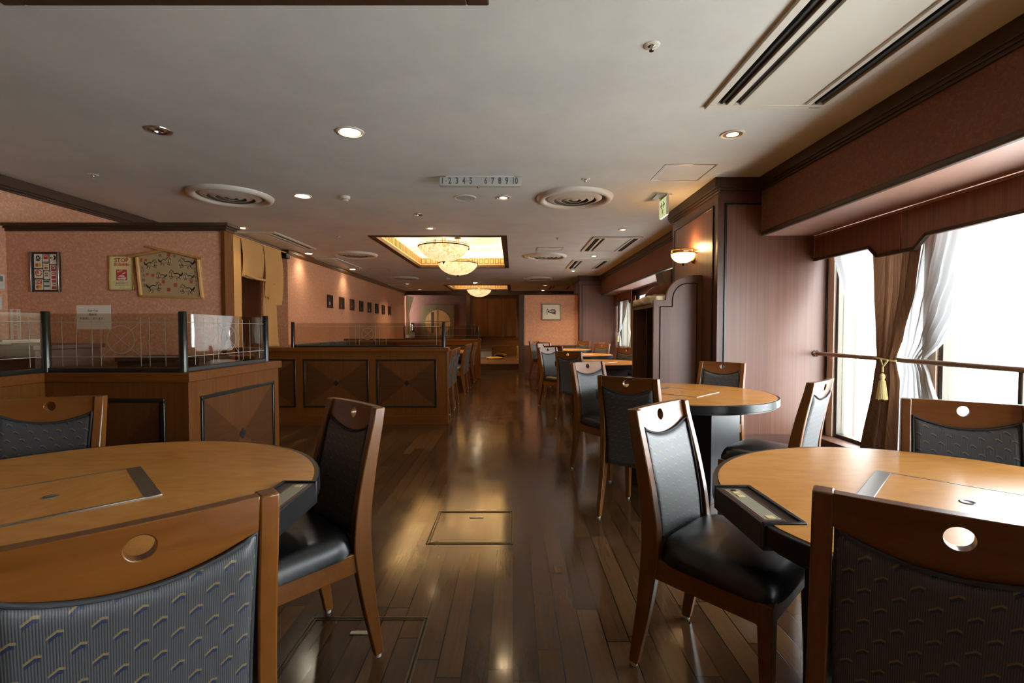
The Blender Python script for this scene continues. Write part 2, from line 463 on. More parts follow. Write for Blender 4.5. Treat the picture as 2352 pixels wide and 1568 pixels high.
# coffers
for k, (x0, x1, y0, y1) in enumerate(COFF):
    root = struct('trim_%d' % (k + 1), 'wooden ceiling coffer lit by a warm cove')
    fw = .10
    mb = MB()
    mb.box(x0, y0, CZ - .012, x0 + fw, y1, CZ + .05); mb.box(x1 - fw, y0, CZ - .012, x1, y1, CZ + .05)
    mb.box(x0 + fw, y0, CZ - .012, x1 - fw, y0 + fw, CZ + .05); mb.box(x0 + fw, y1 - fw, CZ - .012, x1 - fw, y1, CZ + .05)
    mb.build('coffer_frame', 'dark_trim', root, bevel=.006)
    a0, a1, b0, b1 = x0 + fw, x1 - fw, y0 + fw, y1 - fw
    zt = CZ + .22
    mb = MB()
    mb.box(a0 - .03, b0 - .03, CZ + .05, a0, b1 + .03, zt, 0); mb.box(a1, b0 - .03, CZ + .05, a1 + .03, b1 + .03, zt, 0)
    mb.box(a0, b0 - .03, CZ + .05, a1, b0, zt, 0); mb.box(a0, b1, CZ + .05, a1, b1 + .03, zt, 0)
    # pattern: slats on the long sides, raised squares on the short sides
    n = int((b1 - b0) / .1)
    for i in range(n):
        yy = b0 + (i + .5) * (b1 - b0) / n
        mb.box(a0, yy - .012, CZ + .075, a0 + .008, yy + .012, zt - .012, 1); mb.box(a1 - .008, yy - .012, CZ + .075, a1, yy + .012, zt - .012, 1)
    n = 16
    for i in range(n):
        xx = a0 + (i + .5) * (a1 - a0) / n; h = (a1 - a0) / n * .38
        for yy, s_ in ((b0, 1), (b1, -1)):
            mb.box(xx - h, yy, CZ + .075, xx + h, yy + s_ * .008, zt - .02, 1)
            mb.box(xx - h + .012, yy, CZ + .087, xx + h - .012, yy + s_ * .011, zt - .032, 0)
    mb.build('coffer_lattice', ['coffer_cream', 'lattice_wood'], root)
    # upper cavity
    e = .24; zu = CZ + .50
    mb = MB()
    mb.box(a0 - e, b0 - e, zu, a1 + e, b1 + e, zu + .03)
    mb.box(a0 - e - .03, b0 - e, CZ + .07, a0 - e, b1 + e, zu); mb.box(a1 + e, b0 - e, CZ + .07, a1 + e + .03, b1 + e, zu)
    mb.box(a0 - e, b0 - e - .03, CZ + .07, a1 + e, b0 - e, zu); mb.box(a0 - e, b1 + e, CZ + .07, a1 + e, b1 + e + .03, zu)
    mb.build('coffer_vault', 'coffer_white', root)
    if k:
        mb = MB()
        zz = CZ + .15
        if k == 1:
            mb.box(a0 - .17, b0, zz, a0 - .12, b1, zz + .03); mb.box(a1 + .12, b0, zz, a1 + .17, b1, zz + .03)
            mb.box(a0, b1 + .12, zz, a1, b1 + .17, zz + .03); mb.box(a0, b0 - .17, zz, a0 + .7, b0 - .12, zz + .03)
        else:
            mb.box(a0 - .17, b0, zz, a0 - .12, b1, zz + .03)
        mb.build('cove_lamp', 'cove_lamp', root)

# outer walls
struct('wall_back', 'salmon papered wall behind the viewer', MB().box(-6.3, -4.2, 0, 3.4, -4.1, CZ), 'wallpaper')
struct('wall_left', 'salmon wallpapered wall beside the poster wall', MB().box(-5.05, -4.1, 0, -4.93, 7.0, CZ), 'wallpaper')
mb = MB().box(-6.3, 7.0, 0, -6.2, 8.86, CZ).box(-6.3, 6.9, 0, -5.05, 7.0, CZ)
struct('wall_alcove', 'salmon papered side of the curtained passage', mb, 'wallpaper')
mb = MB().box(-6.3, 8.86, 0, -4.16, 8.98, CZ).box(-4.28, 8.98, 0, -4.16, 18.4, CZ)
struct('wall_long', 'long salmon wallpapered wall with the row of small frames', mb, 'wallpaper')
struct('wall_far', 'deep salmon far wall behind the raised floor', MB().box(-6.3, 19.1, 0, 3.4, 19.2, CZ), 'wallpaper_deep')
struct('door_1', 'dark brown door inside the curtained passage', MB().box(-5.32, 8.83, 0, -4.66, 8.858, 2.2), 'door_brown', bevel=.004)

def crown(mb, pts, h=.13, d=.05):
    """stepped crown boards along straight runs: pts=(x0,y0,x1,y1,nx,ny)"""
    for x0, y0, x1, y1, nx, ny in pts:
        for k, (za, zb, dd) in enumerate(((CZ - h * .68, CZ, d), (CZ - h * .84, CZ - h * .68, d * .7), (CZ - h, CZ - h * .84, d * .4))):
            mb.box(min(x0, x0 + nx * dd), min(y0, y0 + ny * dd), za, max(x1, x1 + nx * dd), max(y1, y1 + ny * dd), zb)
    return mb
struct('trim_4', 'dark wooden crown along the wall beside the posters', crown(MB(), [(-4.93, -4.1, -4.93, 7.0, 1, 0)], .14), 'dark_trim', bevel=.004)
struct('trim_5', 'tan stepped wooden crown along the long wall', crown(MB(), [(-4.16, 8.82, -4.16, 18.4, 1, 0)], .10, .055), 'crown_tan', bevel=.004)
struct('trim_6', 'dark wooden crown over the passage end', crown(MB(), [(-6.2, 8.86, -4.11, 8.86, 0, -1)], .10, .055), 'dark_trim_x', bevel=.004)
mb = MB().box(-4.28, 18.34, CZ - .15, 3.2, 18.5, CZ).box(-1.81, 18.36, .17, -1.65, 18.5, CZ - .15)
struct('trim_7', 'dark beam and post framing the raised room', mb, 'dark_trim_x', bevel=.005)
struct('trim_8', 'dark square post at the end of the screen wall', MB().box(.155, 13.42, 0, .31, 13.6, 2.19), 'dark_trim_z', bevel=.006)
mb = MB().box(-6.2, 19.06, .17, 3.2, 19.1, .84).box(-6.2, 19.045, .84, 3.2, 19.1, .875)
struct('baseboard_far', 'brown wooden wainscot of the raised room', mb, 'wainscot_wood')
mb = MB().box(-4.16, 14.3, 0, 1.6, 19.1, .175)
mb.box(-4.16, 14.26, .145, 1.6, 14.3, .18)
struct('floor_raised', 'raised brown wooden floor at the far end', mb, 'platform_wood', bevel=.003)

# screen wall with the framed print
root = struct('wall_screen', 'salmon papered screen wall with wainscot carrying the framed print')
MB().box(.31, 13.46, 0, 1.83, 13.6, 2.17).build('wall_panel', 'wallpaper', root)
MB().box(.30, 13.44, 2.17, 1.84, 13.62, 2.2).build('wall_cap', 'dark_trim_x', root, bevel=.003)
MB().box(.31, 13.445, 0, 1.83, 13.46, .763).build('wainscot', 'counter_brown', root)

# poster wall
root = struct('wall_posters', 'salmon papered part-height wall with the posters')
MB().box(-4.93, 4.68, 0, -2.83, 4.80, 2.16).build('wall_panel', 'wallpaper', root)
MB().box(-2.83, 4.66, 0, -2.795, 4.81, 2.16).build('end_board', 'divider_wood', root, bevel=.003)
mb = MB()
for za, zb, d in ((2.155, 2.18, .012), (2.18, 2.20, .03), (2.20, 2.23, .05)):
    mb.box(-4.93, 4.68 - d, za, -2.795 + d, 4.80 + d, zb)
mb.build('crown_cap', 'dark_trim_x', root, bevel=.003)

# window side: ledge, soffit, pillars
struct('trim_9', 'reddish wooden ledge below the tall windows', MB().box(2.945, -4.1, 0, 3.32, 4.73, .16), 'pillar_frame', bevel=.006)
mb = MB().box(2.43, -4.1, 2.13, 3.4, 4.73, CZ)
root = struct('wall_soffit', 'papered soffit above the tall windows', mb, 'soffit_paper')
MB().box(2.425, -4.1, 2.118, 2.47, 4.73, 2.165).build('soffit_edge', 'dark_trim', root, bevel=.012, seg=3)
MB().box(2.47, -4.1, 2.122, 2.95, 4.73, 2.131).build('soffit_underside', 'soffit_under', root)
struct('trim_10', 'dark stepped crown along the tall window soffit', crown(MB(), [(2.43, -4.1, 2.43, 4.7, -1, 0)], .13, .045), 'dark_trim', bevel=.004)
mb = MB().box(2.41, 6.08, 2.16, 3.4, 13.2, CZ).box(2.41, 14.46, 2.16, 3.4, 18.4, CZ)
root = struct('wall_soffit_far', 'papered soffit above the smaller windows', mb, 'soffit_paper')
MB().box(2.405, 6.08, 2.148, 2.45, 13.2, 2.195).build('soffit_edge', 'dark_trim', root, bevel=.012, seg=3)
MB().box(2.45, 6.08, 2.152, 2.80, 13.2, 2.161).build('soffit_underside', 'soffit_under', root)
struct('trim_11', 'dark stepped crown along the far soffit', crown(MB(), [(2.41, 6.08, 2.41, 13.2, -1, 0), (2.41, 14.46, 2.41, 18.4, -1, 0)], .13, .045), 'dark_trim', bevel=.004)

def pillar(name, label, x0, y0, y1):
    root = struct(name, label)
    MB().box(x0, y0, 0, 3.4, y1, CZ).build('pillar_core', 'pillar_frame', root, bevel=.004)
    # inset front panel and black beads
    MB().box(x0 + .075, y0 - .004, .16, 3.09, y0, 2.43).build('front_panel', 'pillar_veneer', root)
    b = .011
    mb = MB()
    mb.box(x0 + .066, y0 - .012, .16, x0 + .066 + 2 * b, y0, 2.44); mb.box(x0 + .066, y0 - .012, 2.42, 2.44 if y0 < 10 else 2.41, y0, 2.44)
    mb.box(3.085, y0 - .012, .16, 3.10, y0, 2.12)
    mb.build('front_bead', 'black_bead', root, bevel=.004)
    ya, yb = y0 + .10, y1 - .09
    MB().box(x0 - .004, ya, .16, x0, yb, 2.43).build('side_panel', 'pillar_veneer', root)
    mb = MB()
    for (p, q, r_, s_) in ((ya - b, .16, ya + b, 2.43 + b), (yb - b, .16, yb + b, 2.43 + b), (ya - b, 2.43 - b, yb + b, 2.43 + b)):
        mb.box(x0 - .012, p, q, x0, r_, s_)
    mb.build('side_bead', 'black_bead', root, bevel=.004)
    crown(MB(), [(x0, y0, 2.43, y0, 0, -1), (x0, y0 - .05, x0, y1 + .05, -1, 0)], .14, .05).build('pillar_crown', 'dark_trim_x', root, bevel=.004)
    return root
pillar('wall_pillar', 'veneered pillar carrying the glass wall lamp', 2.01, 4.74, 6.08)
pillar('wall_pillar_far', 'veneered pillar beside the screen wall', 1.82, 13.2, 14.46)

# tall window wall: piers, frames, panes
def window(n, label, X, y0, y1, z0, z1, fw=.034, mull=()):
    root = struct('window_%d' % n, label)
    mb = MB()
    mb.box(X - .05, y0, z0, X + .03, y0 + fw, z1); mb.box(X - .05, y1 - fw, z0, X + .03, y1, z1)
    mb.box(X - .05, y0 + fw, z0, X + .03, y1 - fw, z0 + fw); mb.box(X - .05, y0 + fw, z1 - fw, X + .03, y1 - fw, z1)
    for yy in mull: mb.box(X - .04, yy - .025, z0 + fw, X + .02, yy + .025, z1 - fw)
    mb.build('window_frame', 'window_metal', root, bevel=.004)
    MB().box(X - .004, y0 + fw, z0 + fw, X + .004, y1 - fw, z1 - fw).build('window_pane', 'window_glass', root)
    return root
WX = 3.17
window(1, 'tall window next to the wood-clad pillar', WX, 3.62, 4.64, .16, 2.13)
window(2, 'wide tall window beyond the tasselled curtain', WX, .45, 3.51, .16, 2.13)
window(3, 'tall window behind the viewer', WX, -1.4, .25, .16, 2.13)
mb = MB()
for a, b_ in ((4.64, 4.74), (3.51, 3.62), (.25, .45), (-4.1, -1.4)): mb.box(3.10, a, .16, 3.3, b_, 2.13)
struct('wall_window', 'wooden piers between the tall windows, window glare put into their pale colour', mb, 'jamb_wood_glare')
WX2 = 3.0
mb = MB().box(2.95, 6.08, 0, 3.2, 13.2, .74).box(2.95, 6.08, 1.98, 3.2, 13.2, 2.16)
for a, b_ in ((13.1, 13.2), (11.3, 11.55), (9.3, 9.55), (6.08, 6.6)): mb.box(2.95, a, .74, 3.2, b_, 1.98)
mb.box(2.95, 14.46, 0, 3.2, 19.1, 2.16)
struct('wall_window_far', 'brown panelled wall around the smaller windows', mb, 'pillar_frame')
window(4, 'small curtained window beside the far pillar', WX2, 11.55, 13.1, .74, 1.98, mull=(12.3,))
window(5, 'small window hidden by the display shelf', WX2, 9.55, 11.3, .74, 1.98)
window(6, 'small window next to the wood-clad pillar', WX2, 6.6, 9.3, .74, 1.98)

# hand rail
root = thing('hand_rail', 'brown metal rail across the tall windows on slim posts', 'rail', (2.99, 3, 0))
MB().tube([(0, -7, .965), (0, 1.735, .965)], .019, 12).build('rail_bar', 'rail_metal', root, smooth=40)
MB().lathe([(0, 0), (.032, 0), (.032, .012), (.022, .02), (.02, .03)], 20).xf(Matrix.Translation((0, 1.735, .965)) @ Matrix.Rotation(R(90), 4, 'X')).build('end_flange', 'chrome', root, smooth=40)
for yy in (-.19, -2.2): MB().tube([(0, yy, .16), (0, yy, .95)], .014, 10).build('rail_post', 'window_metal', root, smooth=40)

# ------------------------------------------------------------------ valances
def valance(name, label, x, y0, y1, zt, zl, zh, l0, l1, ramp=.10, group=None):
    """board hanging from zt; bottom zh in the middle, zl over l0 metres at the y0 end and l1 at the y1 end"""
    root = thing(name, label, 'valance', (x, (y0 + y1) / 2, zt), 0, group)
    cy = (y0 + y1) / 2
    pts = [(y0, zt), (y1, zt)]
    if l1: pts += [(y1, zl), (y1 - l1, zl), (y1 - l1 - ramp, zh)]
    else: pts += [(y1, zh)]
    if l0: pts += [(y0 + l0 + ramp, zh), (y0 + l0, zl), (y0, zl)]
    else: pts += [(y0, zh)]
    pts = [(a - cy, b - zt) for a, b in pts]
    MB().prism(pts, 0, 0, .02).build('valance_board', 'valance_wood', root, bevel=.003)
    low = pts[2:]
    mb = MB()
    for (p, q) in zip(low, low[1:]):
        L = math.hypot(q[0] - p[0], q[1] - p[1]); a = math.atan2(q[1] - p[1], q[0] - p[0])
        m_ = Matrix.Translation((0, p[0], p[1])) @ Matrix.Rotation(a, 4, 'X')
        b = MB().box(-.008, -.004, -.012, .024, L + .004, .012).xf(m_); mb.add(b.v, b.f)
    mb.build('valance_edge', 'dark_trim', root)
    MB().box(-.006, y0 - cy, -.022, 0, y1 - cy, -.006).build('valance_top_strip', 'soffit_under', root)
    return root
valance('valance', 'striped wooden valance over the window next to the wood-clad pillar', 2.955, 3.68, 4.725, 2.118, 1.80, 1.885, .235, 0, .09)
valance('valance', 'long striped wooden valance over the wide window', 2.955, .36, 3.67, 2.118, 1.80, 1.885, .25, .12, .10)
valance('valance', 'striped wooden valance above the table nearest the viewer', 2.955, -4.0, .35, 2.118, 1.80, 1.885, .12, .25, .10)
valance('valance', 'dark wooden valance over the small far window', 2.80, 11.42, 13.17, 2.15, 1.85, 1.95, .16, .16, .08)

# ------------------------------------------------------------------ curtains
def lerp(a, b, t_): return a + (b - a) * t_
def prof(keys, z):
    """keys: list of (z, values...) sorted by falling z"""
    for k0, k1 in zip(keys, keys[1:]):
        if k0[0] >= z >= k1[0]:
            t_ = (k0[0] - z) / (k0[0] - k1[0]); t_ = t_ * t_ * (3 - 2 * t_) * .5 + t_ * .5
            return [lerp(p, q, t_) for p, q in zip(k0[1:], k1[1:])]
    return list(keys[-1][1:])
def cloth(keys, pleats, seed=0, nu=72, nv=60):
    """keys: (z, ya, yb, x, amp): cloth between ya and yb hanging in a plane x=const, pleat depth amp"""
    r_ = random.Random(seed); ph = [r_.uniform(0, 6.28) for _ in range(4)]
    def fn(u, v):
        z = lerp(keys[0][0], keys[-1][0], v)
        ya, yb, x, amp = prof(keys, z)
        w = math.sin(2 * PI * pleats * u + ph[0] + .8 * math.sin(2 * PI * u * 1.7 + ph[1])) + .35 * math.sin(2 * PI * pleats * 2.3 * u + ph[2])
        return (x + amp * w * .7, lerp(ya, yb, u) + amp * .25 * math.cos(2 * PI * pleats * u + ph[3]), z)
    return MB().grid(fn, nu, nv)
def loc_keys(keys, cy): return [(k[0], k[1] - cy, k[2] - cy) + tuple(k[3:]) for k in keys]

# pair of curtains between window 1 and 2: drape + two sheers share one tie
root = thing('drape', 'brown striped drape gathered by a tasselled cord between the tall windows', 'curtain', (0, 3.85, .17))
def lk(keys, cy, z0): return [(k[0] - z0, k[1] - cy, k[2] - cy) + tuple(k[3:]) for k in keys]
cloth(lk([(1.90, 4.05, 3.57, 3.01, .022), (1.5, 4.00, 3.61, 3.0, .024), (1.15, 3.92, 3.68, 2.975, .026), (.965, 3.87, 3.70, 2.945, .02), (.80, 3.91, 3.69, 2.96, .03), (.17, 4.08, 3.74, 2.985, .04)], 3.85, .17), 6, 3, 96, 60).build('drape_cloth', 'drape', root, smooth=60)
mb = MB()
ring = []
for i in range(29):
    a = 2 * PI * i / 28
    ring.append((2.938 + .026 * math.cos(a), -.065 + .11 * math.sin(a), .80 + .012 * math.sin(a)))
mb.tube(ring, .007, 6)
cord = mb.build('tie_cord', 'rope', root, smooth=50)
mb = MB().tube([(2.892, -.157, .795), (2.885, -.117, .74), (2.885, -.117, .70)], .007, 6).tube([(2.89, -.087, .80), (2.885, -.115, .75), (2.883, -.115, .70)], .006, 6)
mb.build('tassel_cord', 'rope', root, smooth=50)
mb = MB()
mb.lathe([(.004, .06), (.017, .05), (.02, .03), (.013, .01), (.02, 0), (.026, -.05), (.036, -.14), (.034, -.142), (0, -.14)], 16, (2.885, -.115, .63))
for i in range(22):
    a = 2 * PI * i / 22
    mb.tube([(2.885 + .019 * math.cos(a), -.115 + .019 * math.sin(a), .63), (2.885 + .037 * math.cos(a), -.115 + .037 * math.sin(a), .488 + .006 * math.sin(5 * a))], .0032, 5)
mb.build('tassel', 'rope', root, smooth=50)

root = thing('sheer_curtain', 'white sheer curtain swept back from the window beside the pillar', 'curtain', (0, 4.1, .17))
cloth(lk([(1.93, 4.62, 4.02, 3.078, .012), (1.6, 4.50, 4.0, 3.07, .014), (1.3, 4.28, 3.97, 3.07, .018), (1.05, 4.05, 3.86, 3.078, .014), (.965, 3.97, 3.85, 3.07, .012), (.8, 4.0, 3.86, 3.078, .014), (.17, 4.13, 3.95, 3.07, .02)], 4.1, .17), 5, 5).build('sheer_cloth', 'sheer', root, smooth=60)
root = thing('sheer_curtain', 'white sheer curtain swept back from the wide window beside the brown drape', 'curtain', (0, 3.5, .17))
cloth(lk([(1.93, 3.70, 3.06, 3.078, .016), (1.6, 3.74, 3.15, 3.07, .018), (1.35, 3.78, 3.27, 3.07, .02), (1.12, 3.79, 3.43, 3.078, .02), (.965, 3.79, 3.58, 3.07, .018), (.86, 3.80, 3.54, 3.078, .02), (.5, 3.88, 3.40, 3.078, .026), (.17, 3.93, 3.31, 3.07, .034)], 3.5, .17), 7, 8, 96, 64).build('sheer_cloth', 'sheer', root, smooth=60)
# curtains of the small far window
root = thing('drape', 'dark brown drape tied back beside the far pillar', 'curtain', (0, 13.0, .8))
cloth(lk([(1.98, 13.13, 12.95, 2.87, .016), (1.3, 13.13, 13.0, 2.87, .016), (1.12, 13.13, 13.05, 2.86, .01), (.74, 13.13, 13.0, 2.87, .016)], 13.0, .8), 4, 2, 40, 30).build('drape_cloth', 'drape', root, smooth=60)
MB().tube([(2.83, .1, .36), (2.84, .02, .32), (2.84, 0, .22)], .008, 6).build('tie_cord', 'rope', root, smooth=50)
MB().lathe([(.004, .04), (.02, .03), (.022, -.02), (.036, -.13), (0, -.13)], 12, (2.84, -.01, .2)).build('tassel', 'rope', root, smooth=50)
root = thing('sheer_curtain', 'white sheer curtain tied back at the small far window', 'curtain', (0, 12.7, .8))
cloth(lk([(1.98, 12.98, 12.2, 2.9, .018), (1.6, 13.0, 12.45, 2.9, .02), (1.3, 13.03, 12.75, 2.895, .022), (1.12, 13.07, 12.98, 2.885, .012), (.9, 13.05, 12.9, 2.89, .02), (.74, 13.04, 12.85, 2.89, .02)], 12.7, .8), 6, 4, 60, 40).build('sheer_cloth', 'sheer', root, smooth=60)
root = thing('sheer_curtain', 'narrow white sheer curtain on the display shelf side of the far window', 'curtain', (0, 11.8, .8))
cloth(lk([(1.98, 11.95, 11.6, 2.9, .016), (1.3, 11.85, 11.6, 2.895, .016), (1.12, 11.72, 11.6, 2.885, .012), (.74, 11.9, 11.6, 2.89, .018)], 11.8, .8), 4, 6, 40, 30).build('sheer_cloth', 'sheer', root, smooth=60)
t = NT('blind_cloth'); df = t.n('ShaderNodeBsdfDiffuse'); tl = t.n('ShaderNodeBsdfTranslucent'); df.inputs[0].default_value = lin('D9CFBE'); tl.inputs[0].default_value = (.34, .33, .30, 1)
m1 = t.n('ShaderNodeMixShader'); m1.inputs[0].default_value = .75; t.l(df, 0, m1, 1); t.l(tl, 0, m1, 2); t.l(m1, 0, t.out, 0); M['blind_cloth'] = t.m
root = thing('added_blind', 'added blind dimming the small far window in place of a pale outside wall', 'blind', (2.937, 12.3, .76))  # added to tone down the pane; stands in for a pale wall outside
MB().box(-.001, -.72, .02, .001, .45, 1.18).build('blind_cloth', 'blind_cloth', root)
MB().tube([(0, -.73, 1.19), (0, .46, 1.19)], .008, 10).build('roller', 'white_plastic', root, smooth=40)
MB().box(-.006, -.72, 0, .006, .45, .022).build('bottom_bar', 'white_plastic', root)
for (ya, yb, yc, lb, sd) in ((9.6, 11.02, 10.75, 'white sheer curtain in the window seen only in the divider glass', 21), (6.7, 9.2, 9.1, 'white sheer curtain drawn across the window behind the display shelf', 23)):
    root = thing('sheer_curtain', lb, 'curtain', (0, ya, .8))
    cloth(lk([(1.98, yb, ya, 2.9, .02), (1.5, lerp(yb, yc, .35), ya, 2.9, .02), (1.12, yc, ya, 2.89, .014), (.74, yc + .15, ya, 2.9, .02)], ya, .8), 8, sd, 60, 30).build('sheer_cloth', 'sheer_bright', root, smooth=60)
root = thing('drape', 'brown drape beyond the linen on the display shelf', 'curtain', (0, 11.4, .8))
cloth(lk([(2.0, 11.6, 11.25, 2.86, .018), (1.12, 11.58, 11.36, 2.85, .014), (.74, 11.6, 11.3, 2.86, .018)], 11.4, .8), 5, 9, 40, 20).build('drape_cloth', 'drape', root, smooth=60)

# ------------------------------------------------------------------ dining chair
def post_y(z):      # centre line of the rear post, y over height
    k = [(0, -.278), (.2, -.24), (.42, -.212), (.55, -.222), (.7, -.25), (.9, -.298)]
    for a, b in zip(k, k[1:]):
        if a[0] <= z <= b[0]:
            t_ = (z - a[0]) / (b[0] - a[0]); return lerp(a[1], b[1], t_)
    return k[-1][1]
def sm_post_y(z): return (post_y(max(0, z - .05)) + 2 * post_y(z) + post_y(min(.9, z + .05))) / 4
def bow(x): return -.016 * (1 - (x / .215) ** 2)

def make_chair():
    root = thing('dining_chair', '', 'chair')
    # seat cushion
    def top(u, v):
        x = lerp(-1, 1, u); y = lerp(-1, 1, v)
        w = lerp(.205, .228, v)
        e = max(abs(x), abs(y)); rr = (abs(x) ** 6 + abs(y) ** 6) ** (1 / 6)
        edge = min(1, rr)
        z = .468 + .022 * (1 - edge ** 2.2) - .05 * max(0, (edge - .86) / .14) ** 2
        k = 1 if rr <= 1 else 1 / rr
        return (x * w * k, -.004 + y * .2 * k, z)
    mb = MB().grid(top, 22, 22)
    n = 23
    rim = [i for i in range(n)] + [j * n + 22 for j in range(1, n)] + [22 * n + i for i in range(21, -1, -1)] + [j * n for j in range(21, 0, -1)]
    vs = [(mb.v[i][0], mb.v[i][1], .40) for i in rim]
    o = len(mb.v); mb.v += vs; L = len(rim)
    for i in range(L):
        mb.f.append((rim[i], rim[(i + 1) % L], o + (i + 1) % L, o + i)); mb.m.append(0)
    mb.build('seat', 'leather', root, smooth=55)
    # apron
    mb = MB()
    for s_ in (-1, 1):
        mb.add([(s_ * .176, -.2, .335), (s_ * .20, -.2, .335), (s_ * .219, .175, .335), (s_ * .195, .175, .335), (s_ * .176, -.2, .405), (s_ * .20, -.2, .405), (s_ * .219, .175, .405), (s_ * .195, .175, .405)],
               [(0, 3, 2, 1), (4, 5, 6, 7), (0, 1, 5, 4), (1, 2, 6, 5), (2, 3, 7, 6), (3, 0, 4, 7)])
    mb.box(-.2, .155, .335, .2, .178, .405).box(-.18, -.2, .335, .18, -.18, .405)
    mb.build('seat_frame', 'chair_rail_wood', root, bevel=.003)
    # front legs
    for s_ in (-1, 1):
        x = s_ * .205
        mb = MB()
        a, b = .021, .0145
        def sq(cx, cy, h, z): return [(cx - h, cy - h, z), (cx + h, cy - h, z), (cx + h, cy + h, z), (cx - h, cy + h, z)]
        mb.add(sq(x, .172, b, .012) + sq(x, .166, a, .34) + sq(x, .166, a, .405), [(3, 2, 1, 0), (8, 9, 10, 11)] + [(k * 4 + i, k * 4 + (i + 1) % 4, k * 4 + 4 + (i + 1) % 4, k * 4 + 4 + i) for k in (0, 1) for i in range(4)])
        leg = mb.build('leg', 'chair_wood', root, bevel=.003)
        MB().lathe([(0, 0), (.011, 0), (.012, .012)], 12, (x, .172, 0)).build('glide', 'glide', leg, smooth=40)
    # rear posts
    for s_ in (-1, 1):
        mb = MB(); N = 18; ring = []
        for i in range(N + 1):
            z = lerp(.012, .9, i / N)
            y = sm_post_y(z)
            dpt = .017 if z < .05 else lerp(.017, .034, min(1, z / .4)) if z < .4 else lerp(.034, .02, (z - .4) / .5)
            wx = lerp(.013, .0165, min(1, z / .35)); x = s_ * lerp(.199, .1785, z / .9)
            mb.v += [(x - wx, y - dpt, z), (x + wx, y - dpt, z), (x + wx, y + dpt, z), (x - wx, y + dpt, z)]
        for k in range(N):
            for i in range(4):
                mb.f.append((k * 4 + i, k * 4 + (i + 1) % 4, k * 4 + 4 + (i + 1) % 4, k * 4 + 4 + i)); mb.m.append(0)
        mb.f += [(3, 2, 1, 0), tuple(N * 4 + i for i in range(4))]; mb.m += [0, 0]
        leg = mb.build('rear_leg', 'chair_wood', root, bevel=.004, smooth=40)
        MB().lathe([(0, 0), (.011, 0), (.012, .012)], 12, (s_ * .199, sm_post_y(0.012), 0)).build('glide', 'glide', leg, smooth=40)
    # top rail with a round hole
    HC = .862; HR = .0195; W = .1635
    def zlow(x): return .838 - .040 * (1 - (abs(x) / W) ** 2.0)
    outl = []
    NA = 72
    for i in range(NA):
        a = 2 * PI * i / NA
        dx, dz = math.cos(a), math.sin(a)
        lo, hi = 0, .6
        for _ in range(40):
            m_ = (lo + hi) / 2; x = dx * m_; z = HC + dz * m_
            ok = abs(x) <= W and z <= .9 and z >= zlow(min(W, abs(x)))
            lo, hi = (m_, hi) if ok else (lo, m_)
        outl.append(lo)
    for cx_, cz_ in ((W, .9), (-W, .9), (W, zlow(W)), (-W, zlow(W))):     # snap the corners
        a = math.atan2(cz_ - HC, cx_) % (2 * PI); i = round(a / (2 * PI) * NA) % NA
        outl[i] = (math.hypot(cx_, cz_ - HC), cx_, cz_)
    mb = MB(); RN = 7
    def rail_pt(i, k, side):
        a = 2 * PI * i / NA; q = outl[i]
        if isinstance(q, tuple): ex, ez = q[1], q[2]
        else: ex, ez = math.cos(a) * q, HC + math.sin(a) * q
        hx, hz = HR * math.cos(a), HC + HR * math.sin(a)
        t_ = (k / (RN - 1)) ** 1.3
        x, z = lerp(hx, ex, t_), lerp(hz, ez, t_)
        yc = sm_post_y(z) + bow(x)
        return (x, yc + side * .0125, z)
    for side in (-1, 1):
        for k in range(RN):
            for i in range(NA): mb.v.append(rail_pt(i, k, side))
    S = RN * NA
    for si in (0, 1):
        for k in range(RN - 1):
            for i in range(NA):
                q = (si * S + k * NA + i, si * S + k * NA + (i + 1) % NA, si * S + (k + 1) * NA + (i + 1) % NA, si * S + (k + 1) * NA + i)
                mb.f.append(q if si else q[::-1]); mb.m.append(0)
    for i in range(NA):
        j = (i + 1) % NA
        mb.f.append((i, j, S + j, S + i)); mb.m.append(0)
        a_, b_ = (RN - 1) * NA + i, (RN - 1) * NA + j
        mb.f.append((a_, S + a_, S + b_, b_)); mb.m.append(0)
    mb.build('top_rail', 'chair_rail_wood', root, bevel=.0025, smooth=40)
    # upholstered back panel
    def back(side):
        def fn(u, v):
            x = lerp(-W + .002, W - .002, u)
            zt = zlow(abs(x)) - .001; zb = .345 if side < 0 else .44
            z = lerp(zb, zt, v)
            e = min(1, min(u, 1 - u) / .06, min(v, 1 - v) / .05)
            puff = .012 + .012 * (1 - (1 - e) ** 2)
            return (x, sm_post_y(z) + bow(x) * min(1, z / .8) + side * puff, z)
        return fn
    mb = MB().grid(back(-1), 24, 26).grid(back(1), 24, 26)
    # close the sides
    nn = 25 * 27
    def idx(g, i, j): return g * nn + j * 25 + i
    for j in range(26):
        for i in (0, 24):
            mb.f.append((idx(0, i, j), idx(0, i, j + 1), idx(1, i, j + 1), idx(1, i, j))); mb.m.append(0)
    for i in range(24):
        for j in (0, 26):
            mb.f.append((idx(0, i, j), idx(0, i + 1, j), idx(1, i + 1, j), idx(1, i, j))); mb.m.append(0)
    bk = mb.build('backrest', 'chair_fabric', root, smooth=70)
    mb = MB()
    for side in (-1, 1):
        zb = .345 if side < 0 else .47
        path = []
        for i in range(13): z = lerp(zb, zlow(W) - .002, i / 12); path.append((-W + .005, sm_post_y(z) + side * .0185, z))
        for i in range(1, 16): x = lerp(-W + .005, W - .005, i / 16); z = zlow(abs(x)) - .0015; path.append((x, sm_post_y(z) + bow(x) + side * .0185, z))
        for i in range(13): z = lerp(zlow(W) - .002, zb, i / 12); path.append((W - .005, sm_post_y(z) + side * .0185, z))
        mb.tube(path, .004, 6)
    mb.build('piping', 'piping_cloth', bk, smooth=60)
    for o in [root] + list(root.children): pass
    root.scale = (1, 1, 1.0167)
    return root

